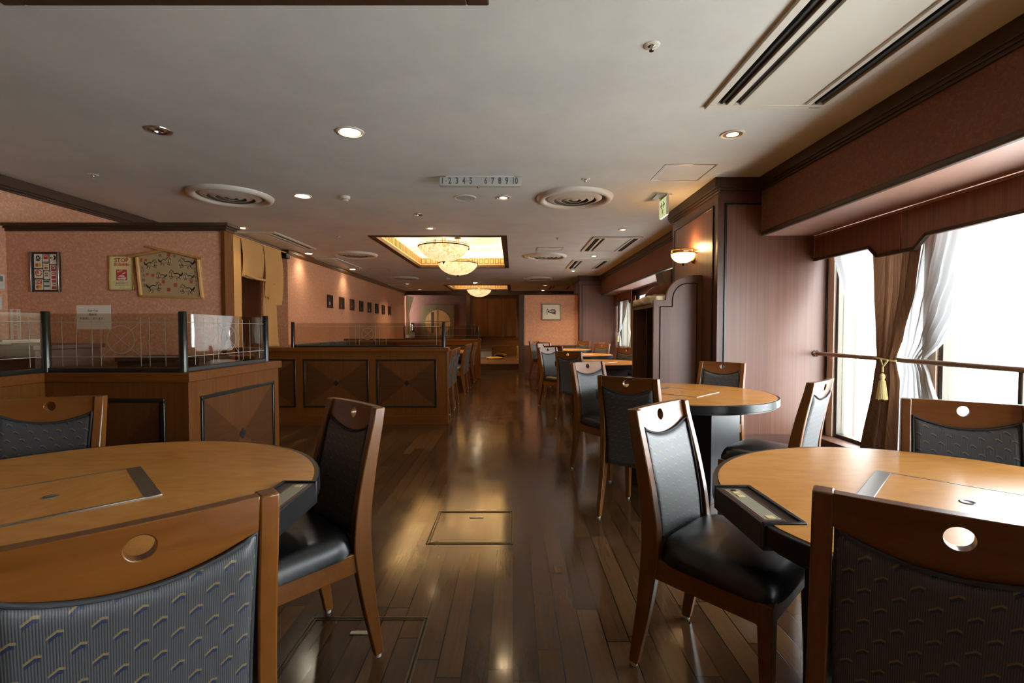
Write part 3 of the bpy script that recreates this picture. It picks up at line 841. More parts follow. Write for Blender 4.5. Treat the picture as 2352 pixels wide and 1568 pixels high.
chair0 = make_chair()
used = [False]
def chair(tx, ty, fx, fy, label, group):
    """tx,ty: centre of the top rail; (fx,fy): the way the sitter faces"""
    l = math.hypot(fx, fy); fx /= l; fy /= l
    loc = (tx + .30 * fx, ty + .30 * fy, 0); rz = math.atan2(-fx, fy)
    if not used[0]:
        used[0] = True
        chair0.location = loc; chair0.rotation_euler = (0, 0, rz); chair0['label'] = label; chair0['group'] = group
        return chair0
    return copy_tree(chair0, loc, rz, label, group)
G1 = 'chairs around the round table by the glass dividers'
G2 = 'chairs around the round table by the tall curtained window'
G3 = 'chairs around the round table in front of the wood-clad pillar'
G4 = 'chairs at the round tables beyond the display shelf'
G5 = 'chairs in the row beyond the panelled divider'
chair(-.564, .713, -.665, .747, 'worn orange-brown chair seen from behind, its grey patterned back facing the viewer', G1)
chair(-.624, 1.884, -.69, -.73, 'dark patterned chair at the aisle between near round table and floor hatches', G1)
chair(-1.957, 2.018, .30, -.955, 'grey patterned chair between near round table and the glass-topped wooden divider', G1)
chair(.699, .743, .58, .81, 'nearest dark chair seen from behind before the sunlit round table', G2)
chair(.56, 1.84, .69, -.72, 'aisle chair with bright window-lit pale back and black seat', G2)
chair(1.79, 1.897, -.54, -.84, 'chair with its back to the tasselled drape across the sunlit table', G2)
chair(1.745, 2.70, -.68, .73, 'chair turned side-on before the window ledge with glaring white backrest', G3)
chair(1.845, 4.22, -.69, -.72, 'chair tucked between round table and the wood-clad pillar face', G3)
chair(.685, 2.88, .62, .78, 'dark-backed chair seen from behind in front of the pillar table', G3)
chair(.655, 4.25, .58, -.81, 'pale-fronted chair at the aisle facing the pillar table', G3)
chair(.72, 6.28, .6, .8, 'dark-backed aisle chair at the first table beyond the shelf', G4)
chair(.55, 7.72, .62, -.78, 'grey-fronted aisle chair on far side of first table beyond the shelf', G4)
chair(1.82, 7.65, -.7, -.7, 'green-grey chair next to the dark open shelf, hole lit', G4)
chair(.70, 8.45, .65, .75, 'aisle chair seen from behind at the middle table beyond the shelf', G4)
chair(.62, 9.95, .65, -.75, 'reddish-lit aisle chair on far side of middle table beyond the shelf', G4)
chair(1.82, 9.83, -.7, -.7, 'olive chair on window side of the middle table beyond the shelf', G4)
chair(1.98, 8.62, -.85, .5, 'chair with sunlit top rail just below the small far window', G4)
chair(.68, 10.75, .65, .75, 'chair seen from behind at the farthest round table', G4)
chair(.52, 12.1, .75, -.66, 'farthest aisle chair before the wainscot of the screen wall', G4)
chair(1.80, 12.14, -.7, -.7, 'dark chair in front of the far pillar beside the farthest table', G4)
chair(1.98, 10.75, -.85, .5, 'turned chair with bright rail beside the far brown pillar', G4)
for (yy, lb) in ((6.95, 'first grey-backed chair behind the end of the panelled divider'), (7.55, 'second grey-backed chair behind the end of the panelled divider'),
                 (9.12, 'third chair along the aisle row behind the divider'), (9.68, 'fourth chair along the aisle row behind the divider'),
                 (11.2, 'last chair of the aisle row next to the far divider')):
    chair(-.87, yy, -1, .02, lb, G5)

# ------------------------------------------------------------------ round roaster tables
def table_parts(root, RT, simple=False):
    ha = .145 / RT; chord = RT * math.cos(ha)
    def outline(r_, ch):
        p = []
        for i in range(120):
            a = 2 * PI * i / 120
            x, y = r_ * math.cos(a), r_ * math.sin(a)
            p.append((max(x, -ch), y))
        return p
    MB().prism(outline(RT - .018, chord - .02), 2, .685, .7205).build('tabletop', 'table_laminate', root)
    o1 = outline(RT, chord); o2 = outline(RT - .018, chord - .02)
    mb = MB(); n = len(o1)
    v = [(x, y, .668) for x, y in o1] + [(x, y, .719) for x, y in o1] + [(x, y, .719) for x, y in o2] + [(x, y, .668) for x, y in o2]
    f = []
    for i in range(n):
        j = (i + 1) % n
        f += [(i, j, n + j, n + i), (n + i, n + j, 2 * n + j, 2 * n + i), (2 * n + i, 2 * n + j, 3 * n + j, 3 * n + i), (3 * n + i, 3 * n + j, j, i)]
    mb.add(v, f)
    mb.build('edge_band', 'table_edge', root, bevel=.003, smooth=40)
    MB().prism(outline(RT - .02, chord - .022), 2, .655, .684).build('underframe', 'roaster_black', root)
    # roaster body turned by 45 degrees, with louvres
    hx, hy = .26, .33
    rot = Matrix.Rotation(R(45), 4, 'Z')
    mb = MB().box(-hx, -hy, .0, hx, hy, .655)
    for sx in (-1, 1):
        for gz in (.12, .33, .53):
            for k in range(5):
                z = gz + k * .021
                mb.box(sx * hx, -sx * .24, z, sx * (hx + .005), -sx * .09, z + .008)
    mb.xf(rot).build('roaster_body', 'roaster_black', root, bevel=.004)
    # lid
    s = .19
    MB().box(-s, -s, .715, s, s, .7235).xf(rot).build('roaster_lid', 'table_laminate', root)
    mb = MB()
    e = s + .008; w = s + .042
    mb.box(-e, -e, .714, -s, e, .7245).box(s, -e, .714, e, e, .7245).box(-s, -e, .714, s, -s, .7245)
    mb.box(-e, s, .714, e, w, .7245)
    mb.xf(rot).build('lid_frame', 'steel', root, bevel=.0015)
    MB().lathe([(0, .0005), (.012, .0005), (.016, .0022), (.02, .001), (.0205, 0)], 20, (0, 0, .7235)).build('lid_hole', 'steel', root, smooth=40)
    # control panel at the flat
    x0, x1 = -chord - .004, -chord + .105
    mb = MB().box(x0, -.145, .655, x1, -.135, .7262).box(x0, .135, .655, x1, .145, .7262).box(x1 - .012, -.135, .655, x1, .135, .7262).box(x0, -.135, .655, x1 - .012, .135, .7215)
    pan = mb.build('control_panel', 'table_edge', root, bevel=.002)
    mb = MB().box(x0 + .018, -.115, .7216, x0 + .062, .115, .7222)
    mb.build('panel_plate', 'grey_plate', pan)
    mb = MB()
    for (p, q, r_, s_) in ((x0 + .012, -.121, x0 + .0145, .121), (x0 + .0655, -.121, x0 + .068, .121), (x0 + .012, -.1235, x0 + .068, -.121), (x0 + .012, .121, x0 + .068, .1235)):
        mb.box(p, q, .7215, r_, s_, .722)
    mb.build('panel_line', 'plate_line', pan)
    for yy in (-.1, .055, .082):
        MB().box(x0 + .03, yy - .01, .722, x0 + .05, yy + .01, .7236).build('button', 'button_cream', pan, bevel=.001)
    MB().lathe([(0, .0012), (.008, .001), (.009, 0)], 14, (x0 + .04, .103, .7222)).build('dial', 'black', pan, smooth=40)
plain('grey_plate', '8E8C78', .45); plain('plate_line', '6E3A30', .5); plain('button_cream', 'D9C48C', .45)
def round_table(x, y, RT, rz, label, lid_rot=0):
    root = thing('round_table', label, 'table', (x, y, 0), rz, 'round roaster tables')
    table_parts(root, RT)
    if lid_rot:
        for c_ in root.children:
            if c_.name.startswith(('roaster_lid', 'lid_frame')): c_.rotation_euler = (0, 0, lid_rot)
    return root
round_table(-1.322, 1.352, .715, PI, 'orange-topped round table beside the glass-topped dividers', R(90))
round_table(1.255, 1.308, .652, 0, 'round table with glaring window reflection and control panel toward the aisle')
round_table(1.30, 3.66, .655, 0, 'round table with black pedestal in front of the wood-clad pillar')
round_table(1.27, 7.1, .652, 0, 'round table half hidden by the open display shelf')
round_table(1.27, 9.28, .652, 0, 'round table in the middle beyond the display shelf')
round_table(1.24, 11.6, .652, 0, 'farthest round table in front of the screen wall')

# booth tables behind the panelled divider, with a wall bench
def booth_table(y, w, label):
    root = thing('booth_table', label, 'table', (-1.85, y, 0), 0, 'long tables beside the wall bench')
    MB().box(-.75, -w, .685, .73, w, .722).build('tabletop', 'table_laminate', root, bevel=.003)
    MB().box(-.755, -w - .005, .66, .735, w + .005, .684).build('edge_band', 'table_edge', root)
    MB().box(-.4, -w * .55, 0, .4, w * .55, .66).build('pedestal', 'roaster_black', root, bevel=.004)
booth_table(7.25, .55, 'long table hidden behind first pair of divider chairs')
booth_table(9.4, .55, 'long table beside the middle pair of divider chairs')
booth_table(11.0, .5, 'orange-topped long table before the far divider')
root = thing('long_bench', 'grey-blue upholstered bench along the wall of small frames', 'bench', (-3.83, 10.3, 0))
MB().box(-.31, -1.4, 0, .25, 1.35, .38).build('bench_base', 'divider_wood', root)
MB().box(-.2, -1.4, .38, .27, 1.35, .46).build('bench_seat', 'leather', root, bevel=.02, seg=3)
mb = MB()
for k in range(5): mb.box(-.3, -1.4 + k * .55, .46, -.2, -1.4 + k * .55 + .545, .93)
mb.build('bench_back', 'steel_blue_vinyl', root, bevel=.02, seg=3)

# ------------------------------------------------------------------ dividers with glass
def inlay(mb_root, name, mtx, w, h, horiz):
    """veneer panel, four book-matched triangles with a black lozenge; local plane x right, y up, z out"""
    a = [(-w, -h, 0), (w, -h, 0), (w, h, 0), (-w, h, 0), (0, 0, 0)]
    mb = MB().add(a, [(0, 1, 4)], 0).add(a, [(1, 2, 4)], 1).add(a, [(2, 3, 4)], 0).add(a, [(3, 0, 4)], 1)
    mb.add([(-.036, 0, .003), (0, -.036, .003), (.036, 0, .003), (0, .036, .003)], [(0, 1, 2, 3)], 2)
    mb.xf(mtx)
    o = mb.build(name, ['veneer_v', horiz, 'black'], mb_root, recalc=False)
    b = .011; mb = MB()
    for (p, q, r_, s_) in ((-w - b, -h - b, w + b, -h + b), (-w - b, h - b, w + b, h + b), (-w - b, -h + b, -w + b, h - b), (w - b, -h + b, w + b, h - b)):
        mb.box(p, q, -.004, r_, s_, .009)
    mb.xf(mtx).build('bead_frame', 'black_bead', mb_root, bevel=.004)
    return o
def glass_run(root, p, q, z0, z1, pat_c, posts):
    """pane from p to q (xy), etched lines, bottom channel; posts: list of xy"""
    p = Vector(p + (0,)); q = Vector(q + (0,)); d = q - p; L = d.length; ang = math.atan2(d.y, d.x)
    mt = Matrix.Translation(p) @ Matrix.Rotation(ang, 4, 'Z')
    pane = MB().box(.02, -.004, z0, L - .02, .004, z1).xf(mt).build('glass_pane', 'divider_glass', root)
    mb = MB(); w = .0015
    def hline(a, b, z): mb.box(a, -.0046, z - w, b, -.0038, z + w)
    def vline(x, a, b): mb.box(x - w, -.0046, a, x + w, -.0038, b)
    zl, zh = z0 + .065, z1 - .045
    hline(.03, L - .03, zl); hline(.03, L - .03, zh)
    for dx in (-.235, -.152, -.105, .105, .152, .235):
        x = pat_c + dx
        if .03 < x < L - .03: vline(x, z0 + .015, z1 - .02)
    for x in (.09, L - .09):
        if abs(x - pat_c) > .28: vline(x, z0 + .015, z1 - .02)
    cz = (zl + zh) / 2
    if .1 < pat_c < L - .1:
        N_ = 48; v_ = [(pat_c + r_ * math.cos(2 * PI * i / N_), -.0046, cz + r_ * math.sin(2 * PI * i / N_)) for i in range(N_) for r_ in (.0712, .0748)]; mb.add(v_, [(2 * i, 2 * i + 1, (2 * i + 3) % (2 * N_), (2 * i + 2) % (2 * N_)) for i in range(N_)])
        for s_ in (-1, 1):
            mb.add([(pat_c - .105, -.0046, cz - s_ * (zh - zl) / 2 - w), (pat_c - .105, -.0046, cz - s_ * (zh - zl) / 2 + w), (pat_c + .105, -.0046, cz + s_ * (zh - zl) / 2 + w), (pat_c + .105, -.0046, cz + s_ * (zh - zl) / 2 - w)], [(0, 1, 2, 3)])
    mb.xf(mt).build('etched_pattern', 'etch', pane)
    MB().box(.0, -.012, z0 - .016, L, .012, z0 + .006).xf(mt).build('glass_channel', 'black_bead', root, bevel=.002)
    for (px, py) in posts:
        MB().lathe([(.0, z0 - .016), (.021, z0 - .016), (.021, z1 + .008), (.018, z1 + .012), (0, z1 + .012)], 20, (px, py, 0)).build('glass_post', 'bronze', root, smooth=40)

DZ = .976       # divider height
# near divider: three runs
root = thing('glass_divider', 'stepped wooden divider topped with etched glass beside the near round table', 'divider', (-1.9, 2.6, 0))
ox, oy = -1.9, 2.6
def L(x, y): return (x - ox, y - oy)
mb = MB()
mb.box(*L(-2.56, .4), .06, *L(-2.45, 2.5), DZ - .05); mb.box(*L(-2.56, 2.5), .06, *L(-1.70, 2.62), DZ - .05); mb.box(*L(-1.82, 2.62), .06, *L(-1.70, 3.46), DZ - .05)
mb.build('divider_body', 'divider_wood', root, bevel=.003)
mb = MB()
mb.box(*L(-2.57, .4), 0, *L(-2.44, 2.488), .11); mb.box(*L(-2.57, 2.488), 0, *L(-1.688, 2.63), .11); mb.box(*L(-1.83, 2.63), 0, *L(-1.688, 3.47), .11)
mb.build('divider_plinth', 'dark_trim', root, bevel=.003)
mb = MB()
mb.box(*L(-2.58, .4), DZ - .05, *L(-2.435, 2.485), DZ); mb.box(*L(-2.58, 2.485), DZ - .05, *L(-1.685, 2.635), DZ); mb.box(*L(-1.835, 2.635), DZ - .05, *L(-1.685, 3.48), DZ)
mb.build('divider_cap', 'divider_wood_x', root, bevel=.004)
inlay(root, 'inlaid_panel', Matrix.Translation((-2.085 - ox, 2.498 - oy, .55)) @ Matrix.Rotation(R(90), 4, 'X'), .25, .28, 'veneer_h')
inlay(root, 'inlaid_panel', Matrix.Translation((-1.698 - ox, 2.985 - oy, .55)) @ Matrix.Rotation(R(90), 4, 'Z') @ Matrix.Rotation(R(90), 4, 'X'), .385, .28, 'veneer_hy')
inlay(root, 'inlaid_panel', Matrix.Translation((-2.448 - ox, 1.9 - oy, .55)) @ Matrix.Rotation(R(90), 4, 'Z') @ Matrix.Rotation(R(90), 4, 'X'), .38, .28, 'veneer_hy')
GZ0, GZ1 = DZ + .016, 1.285
glass_run(root, L(-2.47, .45), L(-2.47, 2.53), GZ0, GZ1, 1.2, [L(-2.47, 2.53)])
glass_run(root, L(-2.47, 2.53), L(-1.745, 2.53), GZ0, GZ1, .40, [L(-1.745, 2.53)])
glass_run(root, L(-1.745, 2.53), L(-1.745, 3.37), GZ0, GZ1, .40, [L(-1.745, 3.37)])

def straight_divider(name, label, y, x0, x1, panels, gx0, gx1, pat):
    root = thing(name, label, 'divider', ((x0 + x1) / 2, y, 0)); cx = (x0 + x1) / 2
    MB().box(x0 - cx, 0, .06, x1 - cx - .012, .13, DZ - .05).build('divider_body', 'divider_wood', root, bevel=.003)
    MB().box(x1 - cx - .012, -.004, .0, x1 - cx, .134, DZ - .05).build('end_board', 'divider_wood', root, bevel=.003)
    MB().box(x0 - cx, -.014, 0, x1 - cx - .012, .14, .115).build('divider_plinth', 'divider_wood_x', root, bevel=.003)
    MB().box(x0 - cx, -.018, DZ - .05, x1 - cx + .014, .148, DZ).build('divider_cap', 'divider_wood_x', root, bevel=.004)
    for (a, b) in panels:
        inlay(root, 'inlaid_panel', Matrix.Translation(((a + b) / 2 - cx, -.002, .526)) @ Matrix.Rotation(R(90), 4, 'X'), (b - a) / 2, .295, 'veneer_h')
    glass_run(root, (gx0 - cx, .065), (gx1 - cx, .065), GZ0, GZ1, pat, [(gx0 - cx, .065), (gx1 - cx, .065)])
straight_divider('glass_divider', 'long panelled wooden divider with glass across the middle of the room', 6.02, -4.1, -.83, ((-3.55, -2.75), (-2.63, -1.83), (-1.71, -.975)), -2.8, -.885, .95)
straight_divider('glass_divider', 'farthest wooden divider with dim glass behind the booth chairs', 11.75, -4.15, -.81, ((-3.55, -2.75), (-2.63, -1.83), (-1.71, -.975)), -2.68, -.86, .95)

# ------------------------------------------------------------------ ceiling fittings
def downlight(x, y, label, lit=True, z=CZ, r=.085, mat='lamp_warm', power=9, color=(1, .72, .42)):
    root = thing('downlight', label, 'downlight', (x, y, z), 0, 'recessed downlights')
    MB().lathe([(r * .80, -.003), (r * .86, -.010), (r, -.007), (r * 1.02, 0)], 40).build('trim_ring', 'vent_white' if lit else 'steel', root, smooth=50)
    if lit:
        k = .74 if mat != 'lamp_warm' else .50
        MB().lathe([(r * k * .98, -.006), (r * .72, -.0035), (r * .82, -.004)], 40).build('reflector', 'lamp_reflector', root, smooth=50)
        MB().lathe([(0, -.0085), (r * k * .6, -.008), (r * k, -.005)], 40).build('lens', mat, root, smooth=50)
        if power:
            ld = bpy.data.lights.new('downlight_lamp', 'SPOT'); ld.energy = power; ld.color = color; ld.spot_size = R(120); ld.spot_blend = 1.0; ld.shadow_soft_size = .05
            lo = bpy.data.objects.new('downlight_lamp', ld); col.objects.link(lo); lo.parent = root; lo.location = (0, 0, -.012)
    else:
        MB().lathe([(0, .002), (r * .3, -.001), (r * .35, -.012), (r * .5, -.004), (r * .78, -.002)], 32).build('reflector', 'chrome', root, smooth=40)
WHT = (1, .88, .68)
for (x, y, lb, mt, pw, r_) in (
    (-1.22, 3.63, 'large lit downlight alone in the near middle of the ceiling', 'lamp_cool', 16, .10),
    (1.66, 3.67, 'lit downlight near the long ceiling cassette and pillar', 'lamp_warm', 14, .085),
    (-2.33, 5.34, 'lit downlight beside the near round vent and smoke detector', 'lamp_cool', 14, .095),
    (-.11, 5.41, 'starry lit downlight below the numbered lamp board', 'lamp_warm', 16, .085),
    (-1.21, 7.03, 'lit downlight just before the big glowing coffer', 'lamp_warm', 12, .075),
    (1.62, 7.12, 'lit downlight between the exit sign and second cassette', 'lamp_warm', 12, .075),
    (-3.93, 7.0, 'lit downlight peeking over the poster wall corner', 'lamp_warm', 3, .075),
    (-3.97, 9.34, 'lit downlight at the corner where the long wall begins', 'lamp_cool', 4, .085),
    (-3.93, 11.75, 'lit downlight close to the long wall crown', 'lamp_cool', 4, .085),
    (1.62, 9.66, 'lit downlight between two far cassettes', 'lamp_warm', 24, .075),
    (1.51, 12.1, 'lit downlight just before the far pillar', 'lamp_warm', 30, .075),
    (-1.2, 15.1, 'dim oval downlight before the smallest coffer', 'lamp_cool', 24, .09),
    (-3.42, 15.5, 'faint downlight close to the far corner of the long wall', 'lamp_dim', 12, .085),
    (-3.44, 17.65, 'faint downlight above the far round screen', 'lamp_dim', 3, .085),
    (1.11, 18.05, 'tiny warm downlight above the screen wall', 'lamp_warm', 24, .085),
    (1.06, 15.95, 'faint downlight over the framed print', 'lamp_dim', 14, .085)):
    downlight(x, y, lb, True, r=r_, mat=mt, power=pw * (2.4 if y < 6.5 else 8.5), color=WHT if mt == 'lamp_cool' else (1, .72, .42))
downlight(-4.75, 7.9, 'unseen downlight added to light the curtained passage', True, r=.075, power=26, color=(1, .75, .48))  # out of view, added to brighten the passage and its door
downlight(-2.63, 3.60, 'unlit chrome downlight near the poster side', False, r=.085)
downlight(-1.22, 6.2, 'small unlit downlight before the lit one at the coffer', False, r=.06)
# downlights inside the coffers (on the vault) and lamps that wash the walls
for (x, y, z, lb) in ((-1.62, 8.2, CZ + .5, 'bright downlight inside the big coffer beside the pendant rod'), (-.55, 8.2, CZ + .5, 'bright downlight inside the big coffer away from the rod'),
                      (-1.38, 16.2, CZ + .5, 'tiny bright lamp inside the smallest coffer, first of three'), (-1.22, 16.2, CZ + .5, 'tiny bright lamp inside the smallest coffer, middle one'), (-1.02, 16.2, CZ + .5, 'tiny bright lamp inside the smallest coffer, third one')):
    downlight(x, y, lb, True, z=z, r=.07, power=55, color=(1, .72, .42))
def diffuser(x, y, label):
    root = thing('ceiling_vent', label, 'vent', (x, y, CZ), 0, 'round ceiling air diffusers')
    MB().lathe([(.335, -.006), (.338, -.022), (.355, -.038), (.385, -.044), (.41, -.034), (.424, -.012), (.427, 0)], 64).build('outer_ring', 'vent_white', root, smooth=60)
    MB().lathe([(.0, -.005), (.1, -.005), (.34, -.005)], 64).build('dark_throat', 'vent_throat', root)
    mb = MB()
    for (a, b) in ((.235, .30), (.15, .212), (.072, .128)):
        mb.lathe([(a, -.034), (a + .006, -.0365), (b, -.0135), (b - .004, -.0105), (a, -.034)], 64)
    mb.lathe([(0, -.034), (.03, -.032), (.05, -.012), (0, -.010)], 48)
    mb.build('cone_rings', 'vent_white', root, smooth=60)
for x, y, lb in ((-3.11, 5.33, 'big round vent over the poster wall'), (.69, 5.42, 'big round vent between numbered board and exit sign'),
                 (-3.10, 9.45, 'round vent above the row of small frames'), (.65, 9.66, 'round vent beside the cassette past the big coffer'),
                 (-3.12, 13.7, 'distant round vent near the long wall'), (.72, 13.8, 'distant round vent before the far pillar')):
    diffuser(x, y, lb)

def cassette(x0, x1, y0, y1, label, flip=False, brand=False):
    root = thing('ceiling_air_conditioner', label, 'air conditioner', ((x0 + x1) / 2, (y0 + y1) / 2, CZ), 0, 'ceiling cassette air conditioners')
    cx, cy = (x0 + x1) / 2, (y0 + y1) / 2; w = (x1 - x0) / 2; h = (y1 - y0) / 2
    fx = -1 if flip else 1
    sl = [(.06, .15), (.20, .26), (.76, .80), (.84, .94)]      # slots as shares of the width
    xs = [0] + [v for s_ in sl for v in s_] + [1]
    mb = MB()
    def X(s_): return fx * (-w + 2 * w * s_)
    for i in range(0, len(xs), 2): mb.box(X(xs[i]), -h + .07, -.022, X(xs[i + 1]), h - .07, 0)
    mb.box(-w, -h, -.022, w, -h + .07, 0).box(-w, h - .07, -.022, w, h, 0)
    mb.build('cassette_panel', 'vent_white', root, bevel=.003)
    mb = MB()
    mb.box(X(.06), -h + .07, -.003, X(.15), h - .07, -.001, 0).box(X(.20), -h + .07, -.003, X(.26), h - .07, -.001, 0).box(X(.84), -h + .07, -.003, X(.94), h - .07, -.001, 0)
    mb.box(X(.76), -h + .07, -.008, X(.80), h - .07, -.001, 1)
    mb.build('air_slot', ['vent_dark', 'vent_white'], root)
    MB().box(X(.095), -h + .075, -.016, X(.112), h - .075, -.006).build('flap', 'vent_dark', root)
    MB().box(X(.875), -h + .075, -.016, X(.89), h - .075, -.006).build('flap', 'vent_dark', root)
    if brand:
        text_obj('lettering', 'DAIKIN', 'grey_ink', .022, Matrix.Translation((w * .80, h - .035, -.0225)) @ Matrix.Rotation(R(180), 4, 'X'), root)
    return root
cassette(1.27, 2.06, 1.72, 3.23, 'large near ceiling cassette by the window soffit', brand=True)
cassette(1.27, 2.06, 7.65, 9.05, 'ceiling cassette beyond the exit sign')
cassette(1.27, 2.06, 10.17, 11.6, 'ceiling cassette second beyond the exit sign')
cassette(1.22, 2.0, 16.1, 17.55, 'tiny distant ceiling cassette over the screen wall')
cassette(-4.4, -3.59, 7.25, 8.78, 'ceiling cassette above the cream curtain passage', True)
cassette(-4.13, -3.63, 9.92, 11.52, 'ceiling cassette close to the start of the long wall', True)
cassette(-4.13, -3.65, 15.7, 17.35, 'distant ceiling cassette near the far corner of the long wall', True)

def sprinkler(x, y, label):
    root = thing('ceiling_sprinkler', label, 'sprinkler', (x, y, CZ), 0, 'ceiling sprinklers')
    MB().lathe([(0, -.006), (.03, -.006), (.042, -.002), (.044, 0)], 24).build('cover_plate', 'vent_white', root, smooth=40)
    MB().lathe([(0, -.03), (.012, -.03), (.014, -.026), (.006, -.022), (.009, -.012), (.02, -.006)], 16).build('sprinkler_head', 'chrome', root, smooth=40)
for x, y, lb in ((.72, 2.54, 'nearest ceiling sprinkler beside the long cassette'), (-4.01, 4.62, 'sprinkler above the poster wall crown'), (.71, 4.75, 'sprinkler above the vent near the exit sign'),
                 (-2.77, 7.62, 'sprinkler beside the corner of the big coffer'), (.71, 7.76, 'sprinkler before the second window-side vent'), (-2.64, 11.35, 'sprinkler between the long wall vents')):
    sprinkler(x, y, lb)
def smoke(x, y, label):
    root = thing('smoke_detector', label, 'smoke detector', (x, y, CZ), 0, 'ceiling smoke detectors')
    MB().lathe([(.055, 0), (.055, -.012), (.05, -.03), (.046, -.032)], 24).build('detector_base', 'vent_white', root, smooth=40)
    MB().lathe([(.046, -.03), (.034, -.034), (.034, -.05), (.028, -.056), (0, -.056)], 24).build('detector_head', 'white_plastic', root, smooth=40)
smoke(-1.87, 5.37, 'smoke detector beside the near lit downlight'); smoke(-1.86, 13.75, 'tiny smoke detector beyond the big coffer')
def speaker(x, y, label):
    root = thing('ceiling_speaker', label, 'speaker', (x, y, CZ), 0, 'round ceiling speakers')
    MB().lathe([(.105, -.004), (.11, -.01), (.122, -.008), (.126, 0)], 40).build('speaker_ring', 'vent_white', root, smooth=40)
    MB().lathe([(0, -.005), (.105, -.005)], 40).build('speaker_grille', 'sign_grey', root)
speaker(-.54, 5.42, 'round ceiling speaker below the numbered board'); speaker(-.54, 13.75, 'tiny round ceiling speaker beyond the big coffer')
def hatch(x0, x1, y0, y1, label):
    root = thing('ceiling_hatch', label, 'access hatch', ((x0 + x1) / 2, (y0 + y1) / 2, CZ), 0, 'ceiling access hatches')
    w, h = (x1 - x0) / 2, (y1 - y0) / 2; b = .014; mb = MB()
    for (p, q, r_, s_) in ((-w, -h, w, -h + b), (-w, h - b, w, h), (-w, -h + b, -w + b, h - b), (w - b, -h + b, w, h - b)): mb.box(p, q, -.004, r_, s_, 0)
    mb.build('hatch_frame', 'metal_trim', root)
    MB().box(-w + b + .003, -h + b + .003, -.003, w - b - .003, h - b - .003, 0).build('hatch_panel', 'ceiling_paint', root)
hatch(1.36, 1.83, 4.33, 4.80, 'access hatch above the exit sign by the pillar'); hatch(.42, .9, 8.65, 9.0, 'access hatch behind the second window-side vent')
hatch(-3.5, -3.05, 11.55, 12.0, 'access hatch between the long wall vents'); hatch(1.12, 1.6, 14.62, 15.27, 'tiny access hatch before the far pillar')

# numbered lamp board
root = thing('number_board', 'grey ceiling board lettered with the numbers one to ten', 'sign', (-.32, 4.68, CZ))
MB().box(-.33, -.03, -.012, .33, .03, 0).build('board_mount', 'vent_white', root, bevel=.003)
MB().box(-.392, -.035, -.098, .392, .03, -.012).build('board_box', 'sign_grey', root, bevel=.008, seg=3)
for i, s_ in enumerate('1·2 3 4·5'.split(' ')): pass
xs = -.355
for txt, x in (('1', -.36), ('2', -.29), ('3', -.222), ('4', -.155), ('5', -.088), ('6', .055), ('7', .122), ('8', .19), ('9', .257), ('10', .335)):
    text_obj('lettering', txt, 'number_grey', .082, FACE_CAM(x, -.0355, -.053), root, sx=.70, bold=.003)
mb = MB()
for x in (-.326, -.122, .089, .295): mb.lathe([(0, 0), (.005, 0)], 10).v
for x in (-.326, -.122, .089, .295): mb.box(x - .004, -.0362, -.057, x + .004, -.0355, -.049)
mb.build('lettering', 'grey_ink', root)
MB().lathe([(0, -.012), (.012, -.01), (.014, 0)], 16, (-.02, -.0, -.098)).build('sensor', 'brass', root, smooth=40)

# exit sign
root = thing('exit_sign', 'small glowing sign with green double arrow hanging from the ceiling', 'sign', (1.66, 5.36, CZ))
MB().box(-.10, -.10, -.012, .07, .10, 0).build('mount_plate', 'white_plastic', root, bevel=.002)
MB().box(-.0, -.125, -.225, .028, .125, -.012).build('sign_case', 'white_plastic', root, bevel=.004)
MB().box(-.003, -.122, -.222, 0, .122, -.03).build('sign_face', 'exit_glow', root)
MB().box(.003, -.12, -.2285, .025, .12, -.2255).build('sign_light_edge', 'exit_bottom', root)
def arrow(sy):
    c = -.101
    o = [(.010, c - .006), (.050, c - .006), (.028, c - .030), (.040, c - .037), (.074, c), (.040, c + .037), (.028, c + .030), (.050, c + .006), (.010, c + .006)]
    MB().prism([(sy * a, b) for a, b in o], 0, -.0045, -.003).build('arrow', 'exit_green', root)
arrow(1); arrow(-1)
text_obj('pictogram', '階', 'exit_green', .055, Matrix.Translation((-.0032, 0, -.175)) @ Matrix.Rotation(R(-90), 4, 'Z') @ Matrix.Rotation(R(90), 4, 'X'), root)

